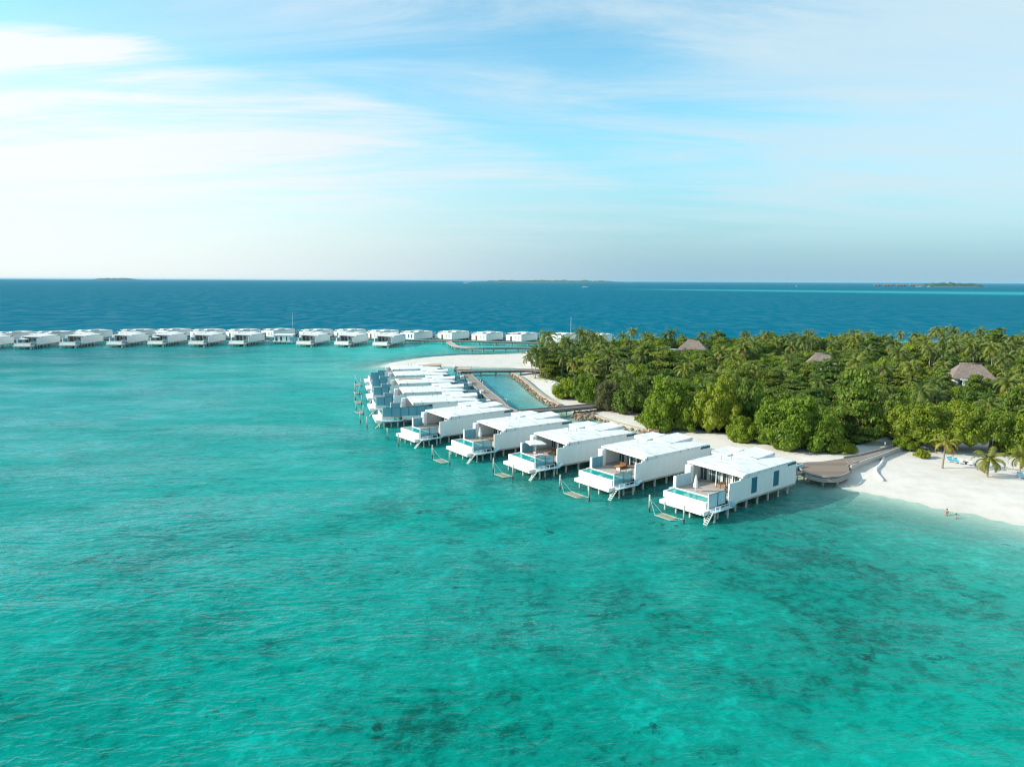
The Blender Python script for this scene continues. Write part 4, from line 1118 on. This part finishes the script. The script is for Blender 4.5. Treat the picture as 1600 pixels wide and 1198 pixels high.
def leaves(rng, c, nrm, size, aspect=0.55, tilt=0.7):
    """a quad per leaf spray at points c facing roughly nrm"""
    n = len(c)
    d = nrm + tilt * rng.normal(size=(n, 3)); d /= np.linalg.norm(d, axis=1)[:, None]
    a = np.cross(d, rng.normal(size=(n, 3))); a /= np.linalg.norm(a, axis=1)[:, None] + 1e-9
    b = np.cross(d, a)
    s = (size * rng.uniform(0.6, 1.4, n))[:, None]
    fold = d * s * 0.25
    v = np.stack([c - a * s, c - b * s * aspect + fold * 0, c + a * s - fold, c + b * s * aspect], 1).reshape(-1, 3)
    q = np.arange(4 * n).reshape(n, 4)
    lv = np.repeat(np.column_stack([rng.random(n), rng.random(n) ** 3]), 4, 0)
    return v, q, lv

def crown_mesh(name, seed, rad, hgt, base, mat, n_lobes, leaf, count, kind='round'):
    """a crown of many overlapping leaf clumps: rad across, from base to hgt"""
    rng = np.random.default_rng(seed)
    V, Q, LV = [], [], []; o = 0
    mid_, half = (base + hgt) / 2, (hgt - base) / 2
    lobes = []
    for k in range(n_lobes):
        if kind == 'tier':
            t = (k % 5) / 4; z = base + (hgt - base) * (0.25 + 0.72 * t); rr = rad * (1.0 - 0.62 * t ** 1.5)
            a = rng.uniform(0, 2 * math.pi); d = rr * rng.uniform(0.15, 0.66)
            lr = np.array([1, 1, 0.30]) * rad * rng.uniform(0.26, 0.40)
            c = np.array([d * math.cos(a), d * math.sin(a), z + rng.normal() * 0.2])
        else:
            th = math.acos(rng.uniform(-0.05, 1.0)); ph = rng.uniform(0, 2 * math.pi)
            big = k < n_lobes * 0.55
            f = rng.uniform(0.42, 0.72) if big else rng.uniform(0.70, 1.02)
            s_ = rng.uniform(0.24, 0.40) if big else rng.uniform(0.10, 0.22)
            c = np.array([rad * f * math.sin(th) * math.cos(ph), rad * f * math.sin(th) * math.sin(ph), base + (hgt - base) * (0.14 + 0.78 * f * math.cos(th) * (0.86 if big else 1.0))])
            lr = np.array([1, 1, 0.85]) * rad * s_
        lobes.append((c, lr))
    tot = sum(l[1][0] ** 2 for l in lobes)
    for c, lr in lobes:
        n = max(20, int(count * lr[0] ** 2 / tot))
        u = rng.normal(size=(n, 3)); u /= np.linalg.norm(u, axis=1)[:, None]; u[:, 2] = np.where(u[:, 2] < -0.35, -u[:, 2], u[:, 2])
        p = c + u * lr * (rng.uniform(0.72, 1.08, n) ** 0.7)[:, None]
        p[:, 2] = np.maximum(p[:, 2], base * 0.4 + 0.1)
        v, q, lv = leaves(rng, p, u * np.array([1, 1, 1.25]), leaf)
        lv[:, 0] = np.clip(lv[:, 0] * 0.6 + rng.random() * 0.5, 0, 1)
        V.append(v); Q.append(q + o); LV.append(lv); o += len(v)
        # leafy inner mass of the clump so that no light comes straight through
        bm = bmesh.new(); bmesh.ops.create_icosphere(bm, subdivisions=1, radius=1)
        w = np.array([x.co for x in bm.verts]); f = np.array([[x.index for x in g.verts] for g in bm.faces]); bm.free()
        f = np.column_stack([f, f[:, 2]])
        w = c + w * lr * 0.74 * rng.uniform(0.9, 1.1, (len(w), 1))
        tri = f[:, :3]
        vv = w[tri].reshape(-1, 3); m = len(tri)
        # each facet as a slim quad
        qq = np.stack([vv[0::3], (vv[0::3] + vv[1::3]) / 2, vv[1::3], vv[2::3]], 1).reshape(-1, 3)
        V.append(qq); Q.append(np.arange(4 * m).reshape(m, 4) + o); LV.append(np.full((4 * m, 2), 0.15)); o += 4 * m
    return mesh_np(name, np.concatenate(V), np.concatenate(Q), np.concatenate(LV), mat)

def trunk_mesh(name, seed, h, r, n=5, spread=0.4):
    rnd = random.Random(seed); m = MB()
    m.path([(0, 0, -0.6), (rnd.uniform(-.1, .1), rnd.uniform(-.1, .1), h * .3), (rnd.uniform(-.3, .3), rnd.uniform(-.3, .3), h * .6)], [r * 1.3, r, r * .75], 8)
    top = m.v[-1]
    for k in range(n):
        a = 2 * math.pi * k / n + rnd.uniform(-.4, .4); R_ = h * spread
        m.path([(0, 0, h * .32), (R_ * .45 * math.cos(a), R_ * .45 * math.sin(a), h * .62), (R_ * math.cos(a), R_ * math.sin(a), h * .9)], [r * .6, r * .45, r * .15], 6)
    me = bpy.data.meshes.new(name); me.from_pydata(m.v, [], m.f); me.materials.append(BARK); me.update()
    return me

def frond_palm(name, seed, n, length, mat, droop=1.0, up=0.9):
    rng = np.random.default_rng(seed); V, Q, LV = [], [], []; o = 0
    for k in range(n):
        az = k * 2.39996 + rng.uniform(-.2, .2)
        t = (k + 0.5) / n
        el0 = R(74) * (1 - t) + R(-22) * t * droop + rng.uniform(-.12, .12)      # young fronds upright, old ones hang
        L = length * rng.uniform(0.82, 1.1); m = 9
        p = np.zeros(3); pts = [p.copy()]; e = el0
        for s in range(m):
            e -= (0.05 + 0.040 * s) * droop * (0.5 + 0.6 * abs(math.cos(el0)))
            p = p + L / m * np.array([math.cos(az) * math.cos(e), math.sin(az) * math.cos(e), math.sin(e)]); pts.append(p.copy())
        pts = np.array(pts); side = np.array([-math.sin(az), math.cos(az), 0.0])
        old = 1.0 if t > 0.88 and rng.random() < 0.6 else rng.random() * 0.25
        val = rng.random()
        ts = np.linspace(0.10, 0.985, 22)
        for s in ts:
            x = s * m; i = min(int(x), m - 1); c = pts[i] + (pts[i + 1] - pts[i]) * (x - i); d = pts[i + 1] - pts[i]; d = d / np.linalg.norm(d)
            w = L * 0.19 * (math.sin(math.pi * (0.12 + 0.84 * s)) ** 0.7) * rng.uniform(0.8, 1.1)
            for sg in (-1, 1):
                tip = c + side * sg * w * 0.86 + d * w * 0.55 - np.array([0, 0, w * (0.35 + 0.25 * rng.random())])
                h = d * 0.052 * length / 3.6 * 1.7
                V.append(np.array([c - h, c + h, tip + h * .3, tip - h * .3])); Q.append([o, o + 1, o + 2, o + 3]); o += 4
                LV.append(np.tile([min(1, val * .7 + rng.random() * .3), old], (4, 1)))
        for i in range(m):                                                          # midrib
            h = side * 0.05 * (1 - i / m) + side * 0.012
            V.append(np.array([pts[i] - h, pts[i] + h, pts[i + 1] + h * .8, pts[i + 1] - h * .8])); Q.append([o, o + 1, o + 2, o + 3]); o += 4
            LV.append(np.tile([0.9, 0.35], (4, 1)))
    return mesh_np(name, np.concatenate(V), np.array(Q), np.concatenate(LV), mat)

def palm_trunk(name, seed, h, r=0.17, lean=0.12):
    rnd = random.Random(seed); a = rnd.uniform(0, 6.28); m = MB(); pts = []
    for k in range(8):
        t = k / 7; b = lean * h * t ** 1.6; pts.append((b * math.cos(a), b * math.sin(a), -0.5 + (h + 0.5) * t))
    m.path(pts, [r * 1.9] + [r * (1.15 - 0.35 * k / 7) for k in range(1, 8)], 8)
    me = bpy.data.meshes.new(name); me.from_pydata(m.v, [], m.f); me.materials.append(PBARK); me.update()
    me.polygons.foreach_set('use_smooth', [True] * len(me.polygons))
    return me, pts[-1]

TREE_KINDS = {}
def kind_mesh(key, crown, trunk): TREE_KINDS.setdefault(key, []).append((crown, trunk))
for i in range(3):
    kind_mesh('bush', crown_mesh('crown', 10 + i, 1.0, 1.0, 0.0, L_BUSH, 60, 0.034, 11000), trunk_mesh('trunk', i, 0.6, 0.03, 6, 0.5))
    kind_mesh('yellow', crown_mesh('crown', 20 + i, 1.0, 1.0, 0.06, L_YEL, 54, 0.036, 9000), trunk_mesh('trunk', 5 + i, 0.7, 0.035, 6, 0.5))
    kind_mesh('dark', crown_mesh('crown', 30 + i, 1.0, 1.0, 0.08, L_DARK, 50, 0.044, 6500), trunk_mesh('trunk', 9 + i, 0.7, 0.04))
    kind_mesh('tier', crown_mesh('crown', 40 + i, 1.0, 1.0, 0.06, L_DARK if i else L_OLIVE, 46, 0.044, 6500, 'tier'), trunk_mesh('trunk', 13 + i, 0.75, 0.035))
    kind_mesh('olive', crown_mesh('crown', 50 + i, 1.0, 1.0, 0.08, L_OLIVE, 50, 0.042, 6500), trunk_mesh('trunk', 17 + i, 0.7, 0.04))
    kind_mesh('parasol', crown_mesh('crown', 90 + i, 1.0, 1.0, 0.22, L_YEL, 54, 0.036, 9000), trunk_mesh('trunk', 25 + i, 0.8, 0.045, 6, 0.55))
kind_mesh('grey', crown_mesh('crown', 60, 1.0, 1.0, 0.03, L_GREY, 46, 0.026, 5600), trunk_mesh('trunk', 21, 0.9, 0.03, 8, 0.8))

def tree(kind, x, y, rad, h, z=None, var=None, name='broadleaf_tree'):
    """one tree: unit crown and trunk scaled to its radius and height"""
    ms = TREE_KINDS[kind]; crown, trunk = ms[random.randrange(len(ms)) if var is None else var % len(ms)]
    z = ground_z(x, y) if z is None else z
    t = thing(name, (x, y, z), random.uniform(0, 6.28))
    t.scale = (rad, rad, h)
    for nm, me in (('crown', crown), ('trunk', trunk)):
        o = bpy.data.objects.new(nm, me); o.parent = t; col.objects.link(o)
    return t

PALMS = []
for i in range(5):
    PALMS.append((frond_palm('crown', 70 + i, 21, 5.6, L_PALM, (1.0, 0.85, 1.15, 0.95, 1.1)[i]), ) + palm_trunk('trunk', 30 + i, (9.5, 10.5, 11.5, 8.5, 10)[i], 0.17, (0.05, 0.14, 0.10, 0.18, 0.08)[i]))
PALMS.append((frond_palm('crown', 80, 22, 3.3, L_PALMY, 1.0), ) + palm_trunk('trunk', 40, 3.0, 0.16, 0.04))
PALMS.append((frond_palm('crown', 81, 15, 3.0, L_PALMY, 1.1), ) + palm_trunk('trunk', 41, 5.0, 0.17, 0.05))
def palm(x, y, s=1.0, var=None, z=None, rz=None):
    v = random.randrange(5) if var is None else var
    crown, trunk, top = PALMS[v]
    z = ground_z(x, y) if z is None else z
    t = thing('coconut_palm', (x, y, z), random.uniform(0, 6.28) if rz is None else rz); t.scale = (s, s, s * random.uniform(0.92, 1.08))
    o = bpy.data.objects.new('trunk', trunk); o.parent = t; col.objects.link(o)
    o = bpy.data.objects.new('crown', crown); o.parent = t; o.location = top; col.objects.link(o)
    return t

TREES = []                                   # (object, kind word, px, py, depth, top)
def size_px(px, basey, wpx, hpx):
    """crown measured in the photo: width and height in pixels over a base point -> place, radius, height"""
    x, y = W(px, basey, 0.6); d = math.hypot(y, H) ; k = y / F
    return x, y, wpx * k / 2, hpx * k * 1.02

# the front of the wood, one by one: kind, centre, base, width, height, variant, label
FRONT_TREES = [
    ('bush', 887, 624, 44, 30, 0, 'small bright green bush closest to the footbridge and the palm tip'),
    ('bush', 921, 631, 46, 44, 1, 'bright green bush left of the greyish dry one above the footbridge'),
    ('grey', 950, 645, 46, 44, 0, 'greyish half-bare bush at the island end of the footbridge'),
    ('olive', 990, 652, 56, 50, 1, 'dull olive bush right of the greyish dry bush by the footbridge'),
    ('bush', 1003, 661, 18, 13, 2, 'tiny low bush on the sand below the olive bush near the low sea wall'),
    ('bush', 1055, 676, 84, 78, 2, 'big bright green round bush above the low sea wall end'),
    ('yellow', 1122, 681, 68, 80, 0, 'tall yellowish green bush between two big bright green ones on the front edge'),
    ('dark', 1178, 676, 58, 78, 0, 'dark green tree left of the biggest round bush above the nearest villas'),
    ('bush', 1163, 694, 44, 40, 0, 'low green bush bulging onto the sand behind the second villa from the camera'),
    ('bush', 1243, 706, 104, 82, 1, 'biggest bright round bush, behind the nearest villa'),
    ('bush', 1290, 711, 62, 56, 2, 'round bush on the right flank of the biggest one, over the sand by the ramp'),
    ('yellow', 1318, 712, 44, 20, 1, 'low yellowish bush at the foot of the trees beside the ramp'),
    ('tier', 1352, 699, 84, 80, 1, 'dark tree of flat leaf tiers leaning over the left side of the ramp'),
    ('dark', 1398, 684, 46, 52, 1, 'dark green tree closing the view at the head of the ramp'),
    ('bush', 1421, 708, 32, 24, 0, 'dark rounded bush at the right foot of the ramp head'),
    ('bush', 1445, 719, 20, 15, 1, 'small round bush alone on the sand left of the slender beach palm'),
    ('parasol', 1452, 709, 86, 66, 2, 'broad yellow-green tree at the left end of the beach, by the ramp'),
    ('parasol', 1508, 711, 80, 62, 0, 'yellow-green tree shading the blue sun loungers'),
    ('parasol', 1562, 713, 76, 62, 2, 'bright green tree standing behind the bushy beach palm'),
    ('bush', 1612, 716, 74, 64, 1, 'bright green tree cut by the right edge of the picture above the beach'),
    ('dark', 1562, 668, 72, 50, 2, 'dark green tree behind the bright beach trees, below the large thatched house'),
    ('bush', 1499, 717, 0, 0, 0, ''),
]
for kind, px, by, w, h, var, lab in FRONT_TREES:
    if not lab: continue
    x, y, r, hh = size_px(px, by, w * 1.24, h * 1.12)
    t = tree(kind, x, y + r * 0.6, r, hh, var=var, name='bush' if 'bush' in lab else 'broadleaf_tree')
    TREES.append([t, kind, x, y + r * .6, r, hh])
    tag(t, lab, 'bush' if 'bush' in lab else 'tree', 'bushes along the front of the wood' if 'bush' in lab else 'trees along the front of the wood')

FRONT_PALMS = [  # base px, base py, scale, variant, label
    (1472, 733, 1.12, 6, 'slender yellowing palm with a bare trunk alone on the beach'),
    (1542, 747, 1.12, 5, 'bushy low yellow palm on the beach in front of the loungers'),
    (1593, 738, 0.95, 5, 'low yellow palm at the right edge of the beach'),
    (836, 590, 0.92, 1, 'coconut palm leaning out over the pier end, leftmost of the palm tip'),
    (845, 586, 1.05, 0, 'straight-trunked coconut palm second from the left on the palm tip'),
    (852, 581, 0.95, 3, 'coconut palm with pale trunk third from the left on the palm tip'),
    (860, 574, 1.1, 2, 'coconut palm fourth from the left on the palm tip'),
    (832, 583, 0.8, 3, 'short coconut palm beside the pier on the palm tip'),
    (870, 580, 0.9, 4, 'coconut palm above the sand behind the curved sea wall'),
]
for px, by, s, v, lab in FRONT_PALMS:
    x, y = W(px, by, 0.7)
    t = palm(x, y, s, v); tag(t, lab, 'palm', 'palms along the shore'); TREES.append([t, 'palm', x, y, 3.2 * s, 11 * s])

# the wood behind, scattered over the island and thinned where the houses look out
rng = random.Random(11)
vegp = np.array(VEG)
def view_clear(x, y, r, h):
    """keep the houses' roofs open to the front"""
    px, py = pix(x, y, h * 1.06 + 1.3); w = r * F / y
    for hx, ry, Y, wid, dep, hr, he, ridge, lab, wings in HOUSES:
        ex_ = hx; hw = wid * F / Y / 2
        if y < Y + 9 and abs(px - ex_) < hw * 0.9 + w * 1.0:
            lim = pix(0, Y, he - 0.6)[1] + (hx - 800) * RO
            if abs(y - Y) < 14 and abs(x - (hx - 800) / F * Y) < wid * 0.62 + r * 1.05: return False
            if py < lim - 7 and y > Y - 160: return False
    return True
cands = []
y = 142.0
while y < 440:
    gap = np.interp(y, [140, 200, 300, 420], [7.0, 8.4, 11.4, 13.6])
    x = -30.0
    while x < y * 0.80 + 18:
        cands.append((x + rng.uniform(-.42, .42) * gap, y + rng.uniform(-.42, .42) * gap, gap)); x += gap
    y += gap * 0.92
pts = np.array([c[:2] for c in cands]); sdv = poly_sd(pts, VEG)
nb = npal = 0
ramp_mid = [tuple((Vector(a) + Vector(b)) / 2) for a, b in zip(rampL, rampR)]
for (x, y, gap), s in zip(cands, sdv):
    if s < 1.5: continue
    if any(math.hypot(x - q[0], y - q[1]) < 5.5 for q in ramp_mid): continue
    ipx = pix(x, y, 5)[0]
    if not -40 < ipx < 1660: continue
    wood = noise.noise(Vector((x * .018, y * .018, 4.2)))
    pp = np.interp(y, [150, 220, 300, 380], [0.06, 0.26, 0.42, 0.48]) + (0.28 if ipx < 960 else 0) + (0.18 if ipx > 1330 and y > 230 else 0) + 0.25 * wood
    near_front = any(math.hypot(x - q[2], y - q[3]) < (q[4] * 0.75 + gap * 0.30) for q in TREES[:30] if q[1] != 'palm')
    if near_front: continue
    if rng.random() < pp:
        sc = rng.uniform(0.72, 1.0) * np.interp(y, [150, 300], [0.78, 1.0])
        h = 15.6 * sc; r = 5.0 * sc
        if not view_clear(x, y, r, h):
            continue
        t = palm(x, y, sc); kind = 'palm'
    else:
        r = gap * rng.uniform(0.58, 0.86); h = rng.uniform(5.4, 9.2) + (0.8 if y > 330 else 0) + (1.2 * wood)
        if s < 7: h *= 0.72
        if not view_clear(x, y, r, h):
            h *= 0.55
            if not view_clear(x, y, r, h):
                h *= 0.6; r *= 0.8
                if not view_clear(x, y, r, h): continue
        kind = rng.choices(['dark', 'tier', 'olive', 'bush', 'yellow'], [5, 4, 5, 3.2, 1.6] if y > 190 else [3, 3, 2, 5, 2])[0]
        t = tree(kind, x, y, r, h)
    TREES.append([t, kind, x, y, r, h, 'wood'])

# labels that single the trees out: kind, where it stands, order along its stretch of wood
ADJ = {'dark': 'dark green tree', 'tier': 'flat-tiered green tree', 'olive': 'dull olive tree', 'bush': 'bright bushy tree', 'yellow': 'yellowish tree', 'palm': 'coconut palm'}
def zone(x, y):
    px = pix(x, y, 5)[0]
    h1, h2, h3 = 1083, 1286, 1521
    if y > 372: d = 'on the skyline'
    elif y > 305: d = 'far back'
    elif y > 245: d = 'halfway back'
    elif y > 190: d = 'in the front half'
    else: d = 'behind the front bushes'
    if px < 940: s = 'above the footbridge'
    elif px < 1040: s = 'left of the farthest house'
    elif px < 1130: s = 'near the farthest house'
    elif px < 1240: s = 'left of the middle house'
    elif px < 1340: s = 'near the middle house'
    elif px < 1470: s = 'left of the right house'
    else: s = 'near the right house'
    return d, s
groups = {}
for q in TREES:
    if len(q) > 6: groups.setdefault((q[1],) + zone(q[2], q[3]), []).append(q)
for (kind, d, s), qs in groups.items():
    qs.sort(key=lambda q: pix(q[2], q[3], 5)[0])
    for i, q in enumerate(qs):
        if len(qs) == 1: lab = '%s %s, %s' % (ADJ[kind], d, s)
        else:
            o = 'rightmost' if i == len(qs) - 1 else ('leftmost' if i == 0 else ordn[min(i, 17)] + ' from left')
            lab = '%s %s, %s, %s' % (ADJ[kind], d, s, o)
        tag(q[0], lab, 'palm' if kind == 'palm' else 'tree', 'palms of the wood' if kind == 'palm' else 'leafy trees of the wood')

print('trees', sum(1 for q in TREES if q[1] != 'palm'), 'palms', sum(1 for q in TREES if q[1] == 'palm'))

# low undergrowth under and between the trees, and sparse plants at the palm tip
def undergrowth():
    rg = np.random.default_rng(5); n = 26000
    P_ = np.column_stack([rg.uniform(-20, 330, n * 3), rg.uniform(140, 430, n * 3)])
    sdv = poly_sd(P_, VEG); pxs = P_[:, 0] / P_[:, 1]
    dr = np.min([np.hypot(P_[:, 0] - q[0], P_[:, 1] - q[1]) for q in ramp_mid], 0)
    clear = np.exp(-((P_[:, 0] - 118) ** 2 + (P_[:, 1] - 163) ** 2) / 15 ** 2) + np.exp(-((P_[:, 0] - 100) ** 2 + (P_[:, 1] - 158) ** 2) / 9 ** 2)
    P_ = P_[(sdv > 3.0) & (pxs < 0.80) & (dr > 4.5) & (clear < 0.3)][:n]
    z = ground_h(P_)[1] + rg.uniform(0.2, 1.5, len(P_)) * (0.6 + 0.8 * rg.random(len(P_)))
    v, q, lv = leaves(rg, np.column_stack([P_, z]), np.tile([0, 0, 1.0], (len(P_), 1)), 0.75, 0.6, 0.6)
    o = bpy.data.objects.new('undergrowth', mesh_np('undergrowth', v, q, lv, L_DARK)); col.objects.link(o)
    tag(o, 'low dark green undergrowth covering the ground beneath the trees', kind='stuff')
undergrowth()
def tip_plants():
    rg = np.random.default_rng(6); V = []
    c = W(850, 588, 0.6); n = 900
    P_ = np.column_stack([rg.normal(c[0] + 2.5, 3.0, n), rg.normal(c[1], 7, n)])
    z = ground_h(P_)[1] + rg.uniform(0.0, 0.7, n)
    v, q, lv = leaves(rg, np.column_stack([P_, z]), np.tile([0, 0, 1.0], (n, 1)), 0.32, 0.5, 0.8)
    o = bpy.data.objects.new('beach_creeper', mesh_np('beach_creeper', v, q, lv, L_OLIVE)); col.objects.link(o)
    tag(o, 'patch of low green creeper on the sand under the tip palms', kind='stuff')
tip_plants()
# ------------------------------------------------------------------ sky, sun
SUN_EL, SUN_AZ = R(26), R(-93)            # azimuth from the view direction, negative to the left
world = bpy.data.worlds.new('World'); scene.world = world; world.use_nodes = True
nt = world.node_tree; bg = nt.nodes['Background']
sky = nt.nodes.new('ShaderNodeTexSky'); sky.sky_type = 'NISHITA'; sky.sun_disc = False
sky.sun_elevation = SUN_EL; sky.sun_rotation = SUN_AZ
sky.altitude = 40; sky.air_density = 1.0; sky.dust_density = 1.2; sky.ozone_density = 1.6
tc = nt.nodes.new('ShaderNodeTexCoord'); dirv = tc.outputs['Generated']
sx = nt.nodes.new('ShaderNodeSeparateXYZ'); link(nt, dirv, sx.inputs[0])
X, Y, Z = (S(nt, sx.outputs[i]) for i in range(3))
zz = Z.mx(0.0) + 0.10
cx = nt.nodes.new('ShaderNodeCombineXYZ'); link(nt, X / zz, cx.inputs[0]); link(nt, Y / zz, cx.inputs[1])
pl = cx.outputs[0]                        # a flat cloud layer seen in perspective
veil = nz(nt, pl, 0.55, 7, 0.56, 0.7, stretch=(0.5, 1.0, 1), rot=R(-16), loc=(3.1, 1.7, 0))
wisp = nz(nt, pl, 1.5, 10, 0.64, 1.0, stretch=(0.32, 1.0, 1), rot=R(-22), loc=(7.4, 2.2, 0))
soft = nz(nt, pl, 0.28, 4, 0.5, 0.5, loc=(1.3, 8.8, 0))
sinaz = X / (X * X + Y * Y + 0.0001).pw(0.5)
left = 1.0 - sinaz.step(-0.55, 0.28)      # more cloud towards the sun
el = Z
up = 0.268 - (sinaz + 0.28).mx(0.0) * 0.24 + (veil - 0.5) * 0.13 + (wisp - 0.5) * 0.09
band = (up - el).step(-0.006, 0.040) * (1.0 - sinaz.step(0.02, 0.5) * 0.35)
fib = nz(nt, pl, 2.6, 10, 0.66, 1.2, stretch=(0.22, 1.0, 1), rot=R(-12), loc=(5.4, 4.2, 0))
tex = (wisp * 0.75 + veil * 0.55 + fib * 0.60 - 0.55).step(0.22, 0.58)
bank = band * (0.10 + left * 0.28 + tex * 0.85)
high = (wisp * 0.9 + soft * 0.6 + (1.0 - sinaz.step(-0.6, -0.1)) * 0.05 + sinaz.step(0.05, 0.58) * 0.26 - 0.62).step(0.0, 0.36) * 0.80
high = ((high + (fib - 0.5) * high * 1.2) * (0.25 + sinaz.step(-0.5, 0.0) * 0.75)).clamp()
cloud = (bank * 0.95).mx(high).mn(0.95) * el.step(0.015, 0.13)
haze = (1.0 - el.step(0.0, 0.22)) * 0.9
skyc = mixc(nt, 1.0, sky.outputs[0], (0.90, 1.48, 1.42), 'MULTIPLY')
glow = left
lowc = mixc(nt, left, (1.98, 3.18, 4.08), (5.5, 5.75, 5.85))
cloudc = mixc(nt, left, (3.7, 4.75, 5.3), (5.6, 5.75, 5.8))
c = mixc(nt, haze, skyc, lowc)
c = mixc(nt, cloud, c, cloudc)
below = Z.step(-0.04, -0.004)
c = mixc(nt, below, (0.6, 1.3, 1.5), c)
link(nt, c, bg.inputs[0]); bg.inputs[1].default_value = 0.13

sd = bpy.data.lights.new('sun', 'SUN'); sd.energy = 4.2; sd.angle = R(0.5); sd.color = (1.0, 0.93, 0.82)
so = bpy.data.objects.new('sun', sd); col.objects.link(so); so.location = (-200, -20, 120)
to_sun = Vector((math.sin(SUN_AZ) * math.cos(SUN_EL), math.cos(SUN_AZ) * math.cos(SUN_EL), math.sin(SUN_EL)))
so.rotation_euler = to_sun.to_track_quat('Z', 'Y').to_euler()

# the sea air that pales the far water and islands
hm = bpy.data.materials.new('haze_air'); hm.use_nodes = True; nt = hm.node_tree; nt.nodes.remove(nt.nodes['Principled BSDF'])
pv = nt.nodes.new('ShaderNodeVolumePrincipled'); pv.inputs['Color'].default_value = (0.40, 0.76, 1.0, 1); pv.inputs['Density'].default_value = 1.6e-5
nt.links.new(pv.outputs[0], nt.nodes['Material Output'].inputs['Volume'])
tag(MB().box(-73000, 73000, -2300, 73000, -6.0, 62.0).build('haze', hm), kind='stuff')
scene.render.engine = 'CYCLES'
scene.cycles.use_denoising = True
scene.cycles.filter_width = 1.2
scene.cycles.max_bounces = 6; scene.cycles.diffuse_bounces = 3; scene.cycles.glossy_bounces = 3; scene.cycles.transparent_max_bounces = 8
scene.cycles.transmission_bounces = 3; scene.cycles.volume_bounces = 0
scene.cycles.caustics_reflective = False; scene.cycles.caustics_refractive = False
scene.view_settings.view_transform = 'Standard'; scene.view_settings.look = 'None'
scene.view_settings.gamma = 1.0; scene.view_settings.use_curve_mapping = False
scene.view_settings.exposure = 0.42
